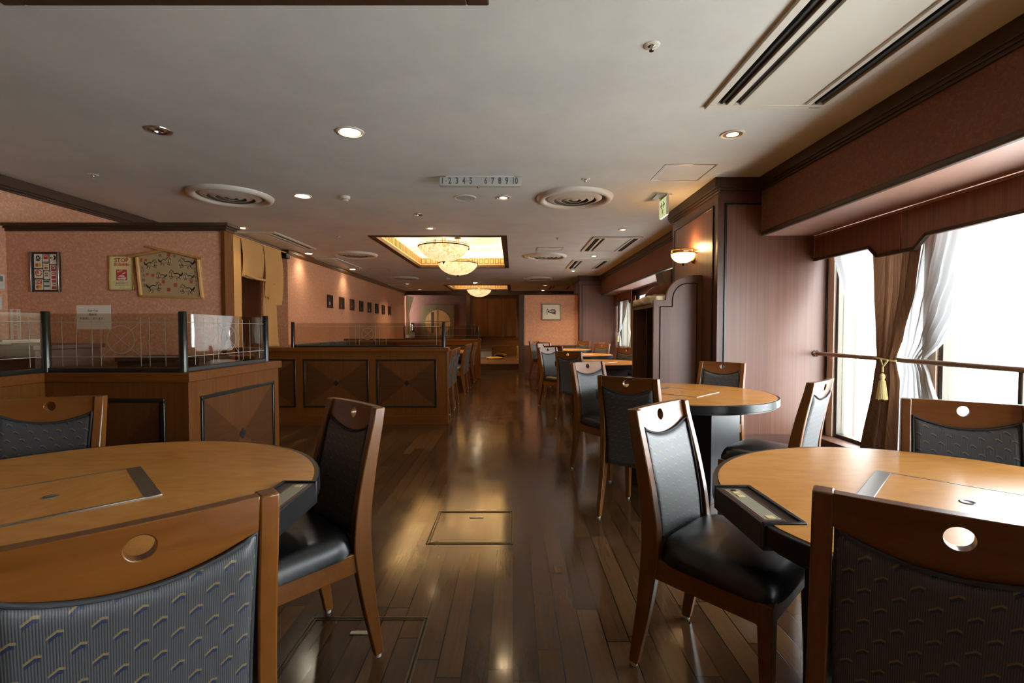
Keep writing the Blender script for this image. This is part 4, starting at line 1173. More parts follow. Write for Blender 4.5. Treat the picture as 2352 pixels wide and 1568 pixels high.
# pendants
def pendant(x, y, zr, label):
    root = thing('pendant_lamp', label, 'pendant lamp', (x, y, zr), 0, 'alabaster bowl pendant lamps')
    prof_ = []
    RB, D = .43, .25
    for i in range(19):
        t_ = i / 18; a = t_ * R(78)
        prof_.append((RB * math.sin(a) / math.sin(R(78)), -D + D * (1 - math.cos(a)) / (1 - math.cos(R(78)))))
    inner = [(r_ * .975, z_ + .008) for r_, z_ in prof_[::-1]]
    MB().lathe(prof_ + inner, 56).build('bowl', 'alabaster', root, smooth=60)
    ring = MB().lathe([(.432, -.012), (.442, -.008), (.442, .004), (.432, .008), (.426, -.002), (.432, -.012)], 56)
    ring.lathe([(.436, .02), (.444, .024), (.436, .03), (.43, .024), (.436, .02)], 56)
    ring.build('bowl_rim', 'bronze', root, smooth=50)
    for k in range(3):
        a = 2 * PI * k / 3 - 1.75
        mb = MB()
        c_, s_ = math.cos(a), math.sin(a)
        mb.box(.432, -.018, -.025, .452, -.010, .045).box(.432, .010, -.025, .452, .018, .045).box(.432, -.018, .037, .452, .018, .045)
        mb.xf(Matrix.Rotation(a, 4, 'Z')).build('rim_clip', 'bronze', root, bevel=.002)
        MB().tube([(.44 * c_, .44 * s_, .0), (.03 * c_, .03 * s_, CZ + .47 - zr)], .006, 8).build('suspension_rod', 'bronze', root, smooth=40) if False else None
    for dx in (-.022, .022): MB().tube([(dx, 0, -.2), (dx, 0, CZ + .49 - zr)], .008, 8).build('suspension_rod', 'brass', root, smooth=40)
    MB().lathe([(0, 0), (.075, 0), (.07, -.02), (.03, -.03), (0, -.03)], 24, (0, 0, CZ + .499 - zr)).build('canopy_plate', 'bronze', root, smooth=40)
    MB().lathe([(0, -.045), (.006, -.04), (.012, -.02), (.03, -.006), (.03, .004), (0, .004)], 16, (0, 0, -D)).build('finial', 'bronze', root, smooth=40)
    ld = bpy.data.lights.new('pendant_bulb', 'POINT'); ld.energy = 40; ld.color = (1, .74, .42); ld.shadow_soft_size = .09
    lo = bpy.data.objects.new('pendant_bulb', ld); col.objects.link(lo); lo.parent = root; lo.location = (0, 0, .03)
    return root
pendant(-1.2, 8.3, 2.625, 'bowl pendant lamp hanging nearest under the big coffer')
pendant(-1.2, 10.4, 2.625, 'second bowl pendant lamp with dark finial under the big coffer')
pendant(-1.2, 16.85, 2.60, 'small distant bowl pendant lamp under the smallest coffer')

# sconce
root = thing('wall_lamp', 'glowing glass bowl wall lamp with brass rim on the wood-clad pillar', 'wall lamp', (2.01, 5.33, 1.955))
MB().lathe([(0, .03), (.025, .026), (.05, .012), (.055, 0)], 24).xf(Matrix.Translation((-.012, 0, .03)) @ Matrix.Rotation(R(-90), 4, 'Y')).build('wall_plate', 'brass', root, smooth=40)
pr = [(.128 * math.sin(t_ / 10 * R(90)), .062 - .10 * math.cos(t_ / 10 * R(90))) for t_ in range(11)]
MB().lathe(pr, 36, (-.13, 0, .02)).build('bowl', 'sconce_glow', root, smooth=60)
mb = MB().lathe([(.128, .062), (.136, .066), (.136, .074), (.128, .078), (.124, .07), (.128, .062)], 36, (-.13, 0, .02)).lathe([(.127, .095), (.133, .098), (.133, .103), (.127, .106), (.124, .10), (.127, .095)], 36, (-.13, 0, .02))
for k in range(6):
    a = 2 * PI * k / 6; mb.tube([(-.13 + .13 * math.cos(a), .13 * math.sin(a), .095), (-.13 + .13 * math.cos(a), .13 * math.sin(a), .12)], .006, 6)
mb.build('bowl_rim', 'brass', root, smooth=50)
MB().lathe([(0, -.03), (.008, -.024), (.014, -.008), (.02, 0), (0, .004)], 14, (-.13, 0, -.02)).build('finial', 'bronze', root, smooth=40)
ld = bpy.data.lights.new('sconce_bulb', 'POINT'); ld.energy = 9; ld.color = (1, .58, .26); ld.shadow_soft_size = .04
lo = bpy.data.objects.new('sconce_bulb', ld); col.objects.link(lo); lo.parent = root; lo.location = (-.1, 0, .15)

# ------------------------------------------------------------------ display shelf at the pillar
root = thing('display_shelf', 'open veneered shelf with stepped arch sides against the pillar', 'shelf', (1.75, 5.55, 0))
def side_profile(x0=-.26, x1=.255):
    pts = [(x0, 0), (x1, 0), (x1, 1.78), (x1 - .16, 1.78), (x1 - .16, 1.755)]
    # quarter arch from (x1-.16,1.755) down to the step
    cx_, cz_, ra = x1 - .16, 1.515, .24
    for i in range(1, 13):
        a = R(90 + i * 90 / 12); pts.append((cx_ + .225 * math.cos(a), cz_ + ra * math.sin(a)))
    pts.append((x0, 1.515))
    return pts
def ap(pts): return [(z, x) for x, z in pts]
for yy, nm in ((-.45, 'side_panel'), (.42, 'side_panel')):
    MB().prism(ap(side_profile()), 1, yy, yy + .035).build(nm, 'pillar_veneer', root, bevel=.003)
inn = [(-.19, 0.02), (-.19, 1.445)]
pa = [(-.19, .03), (-.19, 1.445), (-.06, 1.445)]
for i in range(0, 11): a = R(180 - i * 9); pa.append((.095 + .155 * math.cos(a), 1.515 + .175 * math.sin(a)))
pa += [(.20, 1.69), (.20, .03)]
mb = MB()
for p, q in zip(pa, pa[1:]):
    mb.tube([(p[0], -.452, p[1]), (q[0], -.452, q[1])], .006, 6)
mb.build('bead_line', 'black_bead', root)
MB().box(.235, -.415, 0, .255, .42, 1.5).build('shelf_back', 'shelf_inside', root)
mb = MB()
mb.box(-.25, -.415, 1.44, .235, .42, 1.475)
mb.build('shelf_top', 'shelf_inside', root, bevel=.003)
for zz in (.42, .95, 1.2): MB().box(-.24 if zz < .5 else -.1, -.415, zz, .235, .42 if zz < .5 else -.06, zz + .022).build('shelf_board', 'shelf_inside', root, bevel=.002)
MB().box(-.22, -.05, .44, .235, -.03, 1.44).build('shelf_upright', 'shelf_inside', root)
MB().box(-.245, -.415, 0, -.225, .42, .42).build('base_front', 'pillar_frame', root)
# things on the shelf
def lump(name, label, cat, cx_, cy_, z, wx, wy, wz, mat, seed, group=None):
    r_ = random.Random(seed); ph = [r_.uniform(0, 6.28) for _ in range(6)]
    def fn(u, v):
        a = 2 * PI * u; b = lerp(-PI / 2, PI / 2, v)
        sx = math.copysign(abs(math.cos(a)) ** .55, math.cos(a)); sy = math.copysign(abs(math.sin(a)) ** .55, math.sin(a))
        cb = max(0, math.cos(b)) ** .5; sb = math.copysign(abs(math.sin(b)) ** .7, math.sin(b))
        k = 1 + .05 * math.sin(3 * a + ph[0]) * cb + .05 * math.sin(5 * a + ph[1] + 3 * b) + .03 * math.sin(9 * a + ph[2] + 7 * b)
        return (wx * sx * cb * k, wy * sy * cb * k, max(0, wz * (1 + sb * (1 + .08 * math.sin(2 * a + ph[3])))))
    o = MB().grid(fn, 40, 24).build(name, mat, None, smooth=60); o.location = (cx_, cy_, z)
    return tag(o, label, cat, group)
lump('linen_bundle', 'cream linen bundle on the display shelf, end toward the far window', 'linen', 1.62, 5.81, 1.476, .17, .115, .045, 'linen', 3, 'linen on the display shelf')
lump('linen_bundle', 'taller cream linen bundle on top of the display shelf', 'linen', 1.64, 5.525, 1.476, .17, .13, .055, 'linen', 5, 'linen on the display shelf')
root2 = thing('wrapped_pack', 'shiny plastic wrapped pack between the linen and the arch side', 'pack', (1.65, 5.25, 1.476))
MB().box(-.13, -.11, 0, .13, .11, .09).build('pack_contents', 'linen', root2, bevel=.03, seg=3)
MB().grid(lambda u, v: (lerp(-.145, .145, u), lerp(-.125, .125, v), .1 + .006 * math.sin(23 * u + 9 * v) * math.sin(17 * v)), 30, 30).build('plastic_wrap', 'plastic_film', root2, smooth=70)
root2 = thing('menu_stand', 'small pale card standing on the upper shelf board', 'card', (1.70, 5.3, 1.222))
MB().box(-.03, -.004, 0, .03, .004, .1).xf(Matrix.Rotation(R(-10), 4, 'X')).build('card', 'poster_cream', root2)
MB().box(-.035, -.02, 0, .035, .03, .008).build('stand', 'pine', root2)
o = MB().box(-.13, -.14, 0, .13, .14, .018).build('tray', 'crown_tan', None, bevel=.006); o.location = (1.66, 5.72, .442); tag(o, 'tan tray lying on the lowest shelf board', 'tray')
# speaker box behind the pillar
root = thing('wall_speaker', 'brown tilted loudspeaker box under the far soffit behind the shelf', 'speaker', (2.1, 6.30, 1.80))
MB().box(-.16, -.14, 0, .16, .14, .19).xf(Matrix.Rotation(R(-14), 4, 'Y')).build('speaker_cabinet', 'speaker_brown', root, bevel=.006)
MB().box(-.02, -.22, .06, .02, -.1, .1).build('speaker_bracket', 'black', root)

# ------------------------------------------------------------------ noren curtains and the raised room
root = thing('noren', 'cream split curtain hanging in the passage past the poster wall', 'curtain', (-4.16, 8.0, 0))
MB().tube([(0, -1.0, 2.605), (0, .80, 2.605)], .012, 10).build('curtain_rod', 'pine_light', root, smooth=40)
MB().box(-.06, .72, 2.50, .05, .86, 2.59).build('rod_bracket', 'black', root, bevel=.006)
def noren_panel(y0, y1, z0f, z1, seed, nm='curtain_panel', bulge=.0):
    r_ = random.Random(seed); p1, p2 = r_.uniform(0, 6), r_.uniform(0, 6)
    def fn(u, v):
        z = lerp(z1, z0f(u), v)
        y = lerp(y0, y1, u) + (.012 * math.sin(3 * v + p1)) * v
        return (.02 * math.sin(6.5 * u + p1) * (.3 + v) + .012 * math.sin(11 * u + 2 * v + p2) * v + bulge * math.sin(PI * v), y, z)
    mb = MB().grid(fn, 30, 30)
    o = mb.build(nm, 'noren_cream', root, smooth=70)
    s_ = o.modifiers.new('t', 'SOLIDIFY'); s_.thickness = .003
noren_panel(-1.0, -.66, lambda u: .55, 2.62, 1)
noren_panel(-.64, -.0, lambda u: 2.02 - .02 * math.sin(4 * u), 2.62, 2, bulge=.03)
noren_panel(.0, .60, lambda u: 1.62 + .12 * (1 - u) + .03 * math.sin(7 * u), 2.62, 3, bulge=.03)
noren_panel(-.02, .44, lambda u: .9, 2.0, 4, bulge=-.02)
MB().tube([(.03, -.62, 2.05), (.035, -.3, 2.02), (.035, .0, 2.02)], .022, 8).build('folded_hem', 'noren_cream', root, smooth=60)

root = thing('noren', 'pale cream curtain gathered at the far end of the long wall', 'curtain', (-4.1, 18.56, 0))
def fn(u, v):
    z = lerp(2.5, 1.0, v)
    wdt = lerp(.40, .14, min(1, v * 2.2)) if v < .45 else lerp(.14, .22, (v - .45) / .55)
    return (.0 + u * wdt * .55 + .02 * math.sin(9 * u), -.2 + u * wdt * 1.0, z)
o = MB().grid(fn, 24, 24).build('curtain_panel', 'linen', root, smooth=70)
MB().tube([(-.05, -.3, 2.505), (.14, .38, 2.505)], .014, 8).build('curtain_rod', 'black', root, smooth=40)
root = thing('urn_cabinet', 'dark cabinet behind the far cream curtain', 'cabinet', (-4.0, 18.92, .176))
MB().box(-.15, -.12, 0, .15, .12, .95).build('cabinet_body', 'ceramic_dark', root, bevel=.01)
MB().box(-.14, -.125, .1, .14, -.12, .9).build('door', 'dark_trim_z', root, bevel=.002)
root = thing('coffee_urn', 'dark urn with bright metal side on the far cabinet', 'urn', (-4.0, 18.92, 1.126))
MB().lathe([(0, 0), (.09, 0), (.1, .05), (.1, .3), (.08, .34), (0, .36)], 24).build('urn_body', 'ceramic_dark', root, smooth=40)
MB().box(.02, -.104, .05, .06, -.09, .28).build('sight_gauge', 'chrome', root)

root = thing('noren', 'brown three-panel split curtain hanging in the raised room doorway', 'curtain', (-.72, 18.52, 0))
MB().tube([(-.92, 0, 2.42), (.92, 0, 2.42)], .014, 10).build('curtain_rod', 'dark_trim_x', root, smooth=40)
for k in range(3):
    x0 = -.86 + k * .575
    def fn(u, v, k=k, x0=x0):
        z = lerp(2.44, .89, v); gp = .03 * max(0, (v - .55) / .45)
        return (lerp(x0 + gp, x0 + .573 - gp, u), .02 * math.sin(9 * u + k) * (.3 + v), z)
    o = MB().grid(fn, 20, 20).build('curtain_panel', 'noren_brown', root, smooth=70)
    s_ = o.modifiers.new('t', 'SOLIDIFY'); s_.thickness = .004

root = thing('reed_screen', 'square reed wall screen with a round window opening in the far room', 'screen', (-3.0, 19.05, 0))
mb = MB().box(-.66, 0, .85, .65, .04, 2.18)
for k in range(12): mb.box(-.66, -.004, .9 + k * .11, .65, 0, .905 + k * .11)
for k in range(22): mb.box(-.655 + k * .06, -.003, .86, -.652 + k * .06, 0, 2.17)
mb.build('reed_mat', 'screen_reed', root)
MB().lathe([(0, -.008), (.5, -.008), (.5, 0)], 56).xf(Matrix.Translation((0, 0, 1.486)) @ Matrix.Rotation(R(-90), 4, 'X')).build('round_pane', 'screen_disc', root)
mb = MB().box(-.012, -.016, .99, .012, -.008, 1.98).box(-.49, -.016, 1.53, .49, -.008, 1.55).box(-.49, -.016, 1.28, .49, -.008, 1.30).box(-.26, -.014, 1.07, -.16, -.008, 1.9)
mb.build('window_bars', 'dark_trim_x', root)

# low table and cushions on the raised floor
root = thing('low_table', 'low wooden table on the raised floor with grey pedestal', 'table', (-.75, 17.9, .175))
MB().box(-.8, -.5, .395, .57, .5, .43).build('tabletop', 'platform_wood', root, bevel=.003)
MB().box(-.5, -.3, 0, -.05, .3, .395).build('pedestal', 'outside_grey', root, bevel=.004)
MB().box(-.14, -.1, .36, .14, .0, .394).build('underframe', 'pine', root)
lump('floor_cushion', 'round golden floor cushion in front of the low table', 'cushion', -.68, 16.9, .175, .28, .24, .035, 'cushion_gold', 8, 'golden floor cushions')
lump('floor_cushion', 'golden floor cushion beyond the low table near the wainscot', 'cushion', -.50, 18.62, .175, .22, .22, .045, 'cushion_gold', 9, 'golden floor cushions')
root = thing('legless_chair', 'thin yellow legless chair beside the doorway post on the raised floor', 'chair', (.13, 16.3, .175))
def fn(u, v): return (lerp(-.0, .03, u) + .02 * math.sin(PI * v), lerp(-.2, .2, u), lerp(.0, .48, v))
o = MB().grid(fn, 6, 14).build('backrest', 'cushion_gold', root, smooth=60); s_ = o.modifiers.new('t', 'SOLIDIFY'); s_.thickness = .02
MB().box(.0, -.2, 0, .4, .2, .02).build('seat', 'cushion_gold', root, bevel=.006)

# ------------------------------------------------------------------ pictures and notices
# framed print on the screen wall
root = thing('framed_print', 'silver framed small print of a house with wide pale mat', 'picture', (1.065, 13.46, 1.70))
w, h = .272, .228
mb = MB().box(-w, -.03, -h, -w + .03, 0, h).box(w - .03, -.03, -h, w, 0, h).box(-w + .03, -.03, -h, w - .03, 0, -h + .03).box(-w + .03, -.03, h - .03, w - .03, 0, h)
mb.build('picture_frame', 'frame_silver', root, bevel=.004)
MB().box(-w + .03, -.012, -h + .03, w - .03, -.002, h - .03).build('mat_board', 'mat_board', root)
mb = MB().box(-.155, -.0135, -.115, .155, -.012, .115, 0)
mb.add([(-.118, -.0145, -.005), (.0, -.0145, -.04), (.12, -.0145, -.075), (.127, -.0145, .03), (.10, -.0145, .07), (.0, -.0145, .072), (-.085, -.0145, .035)], [tuple(range(7))], 1)
mb.box(-.128, -.015, -.075, -.112, -.0135, .06, 1).box(-.12, -.015, .055, -.085, -.0135, .08, 1)
mb.box(-.06, -.0152, .0, .09, -.0145, .04, 2)
mb.add([(.005, -.0155, -.03), (.03, -.0155, -.045), (.06, -.0155, -.04), (.055, -.0155, -.015), (.02, -.0155, -.012)], [tuple(range(5))], 3)
mb.build('print', ['paper', 'ink_brown', 'outside_grey', 'red_ink'] if False else ['paper', 'speaker_brown', 'outside_grey', 'red_ink'], root)

# eight small frames on the long wall
cols8 = ['outside_grey', 'steel_blue_vinyl', 'red_ink', 'steel_blue_vinyl', 'outside_grey', 'green_ink', 'grey_ink', 'speaker_brown']
ords = ['first', 'second', 'third', 'fourth', 'fifth', 'sixth', 'seventh', 'last']
for k in range(8):
    y = 10.86 + k * .742
    lbl = '%s small dark frame in the wall row, counted from the cream curtain' % ords[k]
    root = thing('small_frame', lbl, 'picture', (-4.16, y, 1.84), 0, 'small dark frames in a row on the long wall')
    mb = MB().box(0, -.15, -.145, .03, -.122, .145).box(0, .122, -.145, .03, .15, .145).box(0, -.122, -.145, .03, .122, -.117).box(0, -.122, .117, .03, .122, .145)
    mb.build('picture_frame', 'dark_trim', root, bevel=.003)
    MB().box(0, -.122, -.117, .006, .122, .117).build('picture_backing', 'dark_trim_z', root)
    rr = random.Random(k); mb = MB()
    mb.lathe([(0, 0), (.02, 0)], 10).v
    pz = -.06 + rr.uniform(-.02, .02)
    mb = MB().add([(.008, -.03, pz - .03), (.008, .03, pz - .035), (.008, .045, pz + .01), (.008, .0, pz + .05), (.008, -.035, pz + .02)], [(0, 1, 2, 3, 4)])
    if k == 2: mb.add([(.0085, -.02, .02), (.0085, .03, .02), (.0085, .03, .06), (.0085, -.02, .06)], [(0, 1, 2, 3)])
    mb.build('picture_motif', cols8[k], root, recalc=False)

WY = 4.68       # face of the poster wall
S = 4.68 / 1100
def wx(px): return (px - 1179) * S
def wz(py): return 1.2 + (757 - py) * S
# card sign
x0, x1, z0, z1 = wx(80), wx(144.5), wz(670), wz(580)
root = thing('card_sign', 'black framed acrylic sign of payment card marks', 'sign', ((x0 + x1) / 2, WY, (z0 + z1) / 2))
w, h = (x1 - x0) / 2, (z1 - z0) / 2
MB().box(-w, -.012, -h, w, 0, h).build('sign_board', 'black', root, bevel=.002)
MB().box(-w, -.03, -h - .004, -w + .008, 0, h + .004).build('side_rail', 'steel', root, bevel=.003)
MB().box(w - .008, -.03, -h - .004, w, 0, h + .004).build('side_rail', 'steel', root, bevel=.003)
def cu(px): return -w + (px - 130) / (1060 - 130) * 2 * w
def cv(py): return h - (py - 150) / (1410 - 150) * 2 * h
def card(px0, py0, px1, py1): return (cu(px0), cv(py1), cu(px1), cv(py0))
def disc(mb, x, z, r_, y, mi=0, sx=1):
    n = 24; mb.add([(x + sx * r_ * math.cos(2 * PI * i / n), y, z + r_ * math.sin(2 * PI * i / n)) for i in range(n)], [tuple(range(n))], mi)
cards = [(225, 215, 490, 660), (225, 700, 500, 985), (235, 1025, 500, 1355), (515, 225, 700, 460), (525, 485, 705, 730), (525, 760, 720, 1020), (525, 1050, 730, 1355), (735, 225, 960, 540), (742, 565, 962, 1360)]
ws = [card(*c_) for c_ in cards]
CM = ['card_paper', 'ink', 'red_ink', 'yellow_ink', 'orange_ink', 'green_ink', 'red_dark', 'blue_ink']
def mark(mb, px0, py0, px1, py1, mi, y=-.0145):
    a, b, c_, d = card(px0, py0, px1, py1); mb.add([(a, y, b), (c_, y, b), (c_, y, d), (a, y, d)], [(0, 1, 2, 3)], mi)
def mdisc(mb, px, py, pr_, mi, y=-.0145): disc(mb, cu(px), cv(py), pr_ / 1260 * 2 * h, y, mi)
for k, (a, b, c_, d) in enumerate(ws):
    mb = MB()
    if k == 5:
        q = min(c_ - a, d - b) * .22; n = []
        for (ex, ez, a0) in ((c_ - q, d - q, 0), (a + q, d - q, 90), (a + q, b + q, 180), (c_ - q, b + q, 270)):
            for i in range(5): n.append((ex + q * math.cos(R(a0 + i * 22.5)), ez + q * math.sin(R(a0 + i * 22.5))))
        mb.prism([(z_, x_) for x_, z_ in n], 1, -.0138, -.012)
    else: mb.box(a, -.0138, b, c_, -.012, d)
    if k == 0: mdisc(mb, 358, 350, 88, 1); mdisc(mb, 318, 565, 58, 4); mdisc(mb, 405, 565, 58, 3, -.0146)
    if k == 1:
        mdisc(mb, 365, 815, 112, 4); mdisc(mb, 365, 815, 78, 0, -.0147); mdisc(mb, 335, 805, 42, 4, -.0149); mark(mb, 385, 720, 400, 915, 0, -.0151); mark(mb, 400, 800, 490, 822, 0, -.0151)
    if k == 2: mark(mb, 265, 1045, 465, 1180, 2); mdisc(mb, 325, 1262, 58, 4); mdisc(mb, 408, 1262, 58, 3, -.0146)
    if k == 3: mark(mb, 540, 225, 680, 375, 2); mdisc(mb, 608, 265, 40, 0, -.0147); mdisc(mb, 608, 265, 24, 2, -.0149)
    if k == 4: mark(mb, 545, 505, 690, 530, 1); mark(mb, 545, 570, 690, 600, 3); mdisc(mb, 592, 665, 36, 2); mdisc(mb, 645, 665, 36, 4, -.0146)
    if k == 5:
        for cx_, mi in ((583, 7), (622, 2), (662, 5)): mark(mb, cx_ - 16, 805, cx_ + 16, 925, mi)
    if k == 6: mark(mb, 540, 1065, 715, 1120, 5); mark(mb, 575, 1150, 715, 1160, 1); mark(mb, 540, 1205, 715, 1260, 5)
    if k == 7: mdisc(mb, 880, 335, 70, 1); mdisc(mb, 835, 335, 58, 0, -.0147); mdisc(mb, 800, 335, 34, 1, -.0148); mark(mb, 793, 298, 807, 372, 0, -.0149)
    if k == 8:
        mark(mb, 780, 585, 935, 760, 6); mdisc(mb, 858, 645, 52, 0, -.0147); mdisc(mb, 858, 645, 34, 6, -.0149)
        mark(mb, 800, 790, 925, 880, 2); mark(mb, 795, 912, 925, 1000, 6); mark(mb, 795, 1035, 930, 1125, 2); mark(mb, 795, 1240, 935, 1330, 6); mdisc(mb, 885, 1285, 40, 4, -.0147)
    o = mb.build('card_mark', CM, root, recalc=False)
    def tx(s_, px, py, size, mat, y=-.0152): text_obj('lettering', s_, mat, size, FACE_CAM(cu(px), y, cv(py)), o, bold=.0006)
    if k == 0: tx('UC', 360, 350, .036, 'card_paper')
    if k == 2: tx('DC', 362, 1112, .036, 'card_paper')
    if k == 5: tx('JCB', 622, 865, .019, 'card_paper')
    if k == 8: tx('VISA', 868, 1185, .016, 'blue_ink'); tx('DC', 862, 835, .018, 'card_paper')
# no-drunk-driving poster
x0, x1, z0, z1 = wx(256.5), wx(312), wz(667), wz(588.5)
root = thing('warning_poster', 'cream poster with red STOP lettering in thin gold frame', 'poster', ((x0 + x1) / 2, WY, (z0 + z1) / 2))
w, h = (x1 - x0) / 2, (z1 - z0) / 2
mb = MB().box(-w, -.016, -h, -w + .007, 0, h).box(w - .007, -.016, -h, w, 0, h).box(-w, -.016, -h, w, 0, -h + .007).box(-w, -.016, h - .007, w, 0, h)
mb.build('poster_frame', 'gold_frame', root, bevel=.001)
MB().box(-w + .005, -.006, -h + .005, w - .005, 0, h - .005).build('poster_sheet', 'poster_cream', root)
text_obj('lettering', 'STOP', 'red_ink', .054, FACE_CAM(0, -.0068, h - .044), root, bold=.0009, sx=1.05)
text_obj('lettering', '飲酒運転', 'red_ink', .037, FACE_CAM(0, -.0068, h - .086), root, bold=.0002)
mb = MB(); q = .052; n = []
for (ex, ez, a0) in ((q - .01, q - .01, 0), (-q + .01, q - .01, 90), (-q + .01, -q + .01, 180), (q - .01, -q + .01, 270)):
    for i in range(5): n.append((ex + .01 * math.cos(R(a0 + i * 22.5)), ez + .01 * math.sin(R(a0 + i * 22.5))))
zc = -.018
mb.prism([(z_ + zc, x_) for x_, z_ in n], 1, -.0072, -.006)
emb = mb.build('emblem', 'red_ink', root)
mb = MB(); yy = -.0078
mb.add([(-.044, yy, zc - .028), (.044, yy, zc - .022), (.044, yy, zc - .036), (.03, yy, zc - .044), (-.036, yy, zc - .04)], [(0, 1, 2, 3, 4)])
mb.add([(-.04, yy, zc - .018), (-.012, yy, zc - .002), (.022, yy, zc - .004), (.034, yy, zc - .018)], [(0, 1, 2, 3)])
mb.add([(-.002, yy, zc + .006), (.034, yy, zc + .03), (.04, yy, zc + .018), (.014, yy, zc + .008)], [(0, 1, 2, 3)])
disc(mb, -.026, zc - .042, .007, yy); disc(mb, .028, zc - .042, .007, yy)
mb.build('emblem_drawing', 'paper', emb, recalc=False)
text_obj('lettering', 'NO!!', 'paper', .026, FACE_CAM(-.016, -.0078, zc + .036) @ Matrix.Rotation(R(18), 4, 'Z'), emb)
for k, (s_, sz, zz) in enumerate((('ビール・お酒は適量をたのしく', .0105, -.088), ('飲酒運転はご遠慮ください', .0105, -.1), ('未成年者の飲酒は法律で禁じられています', .0072, -.117), ('お客様へのお願い', .007, -.142))):
    text_obj('lettering', s_, 'grey_ink', sz, FACE_CAM(0, -.0068, zz), root)

# votive-board shaped picture
root = thing('votive_board', 'gabled wooden picture board with inked running horses and orange seals', 'picture', (wx(393), WY, wz(632)))
def el(px, py): return ((px / 9.046 + 230 - 393) * S, (632 - (py / 9.046 + 560)) * S)
out = [el(*p) for p in ((800, 285), (1440, 165), (2130, 335), (2180, 1130), (880, 1100))]
MB().prism([(z_, x_) for x_, z_ in out], 1, -.012, 0).build('picture_field', 'ema_field', root)
def bar(mb, p, q, wd, y0, y1, ext=0):
    p, q = Vector((p[0], 0, p[1])), Vector((q[0], 0, q[1])); d = (q - p); Ln = d.length; a = math.atan2(d.z, d.x)
    m_ = Matrix.Translation(p) @ Matrix.Rotation(-a, 4, 'Y')
    b = MB().box(-ext, y0, -wd / 2, Ln + ext, y1, wd / 2).xf(m_); mb.add(b.v, b.f)
mb = MB(); bar(mb, el(830, 290), el(900, 1085), .02, -.03, 0); mb.build('side_bar', 'pine_light', root, bevel=.002)
mb = MB(); bar(mb, el(2095, 335), el(2160, 1120), .02, -.03, 0); mb.build('side_bar', 'pine_light', root, bevel=.002)
mb = MB(); bar(mb, el(880, 1085), el(2170, 1125), .02, -.03, 0); mb.build('bottom_bar', 'pine', root, bevel=.002)
mb = MB(); bar(mb, el(700, 285), el(1420, 155), .02, -.042, -.018); mb.build('roof_bar', 'pine', root, bevel=.002)
mb = MB(); bar(mb, el(1130, 85), el(2195, 325), .02, -.046, 0); mb.build('roof_bar', 'pine', root, bevel=.002)
def stroke(mb, pts, wd, y=-.0126):
    """brush stroke: flat ribbon with swelling width; pts in picture pixels"""
    P = [Vector((el(*p)[0], 0, el(*p)[1])) for p in pts]
    fine = []
    for i in range(len(P) - 1):
        p0 = P[max(0, i - 1)]; p1 = P[i]; p2 = P[i + 1]; p3 = P[min(len(P) - 1, i + 2)]
        for k in range(6):
            t_ = k / 6
            fine.append(.5 * ((2 * p1) + (p2 - p0) * t_ + (2 * p0 - 5 * p1 + 4 * p2 - p3) * t_ ** 2 + (3 * p1 - p0 - 3 * p2 + p3) * t_ ** 3))
    fine.append(P[-1]); n = len(fine); v = []
    for i, p in enumerate(fine):
        d = fine[min(n - 1, i + 1)] - fine[max(0, i - 1)]
        nn = Vector((-d.z, 0, d.x)); nn = nn.normalized() if nn.length else Vector((0, 0, 1))
        ww = wd * S / 9.046 * (.25 + .75 * math.sin(PI * min(1, .12 + .8 * i / n)))
        v += [(p.x + nn.x * ww / 2, y, p.z + nn.z * ww / 2), (p.x - nn.x * ww / 2, y, p.z - nn.z * ww / 2)]
    mb.add(v, [(2 * i, 2 * i + 1, 2 * i + 3, 2 * i + 2) for i in range(n - 1)])
def horse(ox_, oy_, sc_, fl):
    """a running horse in ink strokes inside a 300 x 260 box"""
    mb = MB()
    def P(*pts): return [(ox_ + fl * x * sc_, oy_ + y * sc_) for x, y in pts]
    for pts, w_ in ((((-152, -48), (-128, -2), (-96, 10), (-80, -15)), 36), (((-80, -15), (-30, -32), (28, -22)), 20), (((26, -22), (50, -62), (80, -92)), 11),
                    (((80, -90), (88, -110), (94, -88)), 7), (((90, -92), (118, -62), (136, -42)), 9), (((136, -42), (124, -32), (102, -48), (90, -50)), 8),
                    (((90, -50), (74, -20), (80, 4)), 9), (((80, 2), (78, 28), (56, 44)), 18), (((-42, 32), (5, 42), (50, 42)), 7),
                    (((60, 38), (98, 44), (128, 26), (122, 54)), 10), (((44, 40), (66, 72), (106, 72), (104, 92)), 10),
                    (((-76, -5), (-90, 34), (-70, 58), (-110, 96)), 14), (((-56, 22), (-46, 58), (-20, 76), (-42, 112)), 11),
                    (((40, -52), (30, -70), (26, -64)), 7), (((56, -72), (46, -90), (40, -84)), 7)):
        stroke(mb, P(*pts), w_ * sc_)
    mb.build('inked_horse', 'ink', root, recalc=False)
for hx, hy, hs, fl in ((1110, 430, .95, 1), (1400, 370, .9, 1), (1840, 410, 1.15, -1), (1320, 670, .78, -1), (1610, 650, 1.0, -1), (1880, 690, .78, -1), (1170, 900, 1.05, 1), (1840, 950, 1.05, -1)):
    horse(hx, hy, hs, fl)
mb = MB()
for px, py, a in ((910, 335, 24), (912, 372, 20), (1003, 348, 26), (1478, 235, 36), (1028, 638, 26), (1142, 660, 32), (1358, 792, 34), (1605, 860, 36), (1466, 955, 36), (1936, 795, 32), (2020, 395, 22), (1980, 990, 18)):
    c_ = el(px, py); q = a * S / 9.046; mb.add([(c_[0] - q, -.0125, c_[1] - q), (c_[0] + q, -.0125, c_[1] - q), (c_[0] + q, -.0125, c_[1] + q), (c_[0] - q, -.0125, c_[1] + q)], [(0, 1, 2, 3)])
mb.build('seal_marks', 'seal_red', root, recalc=False)
c_ = el(960, 700)
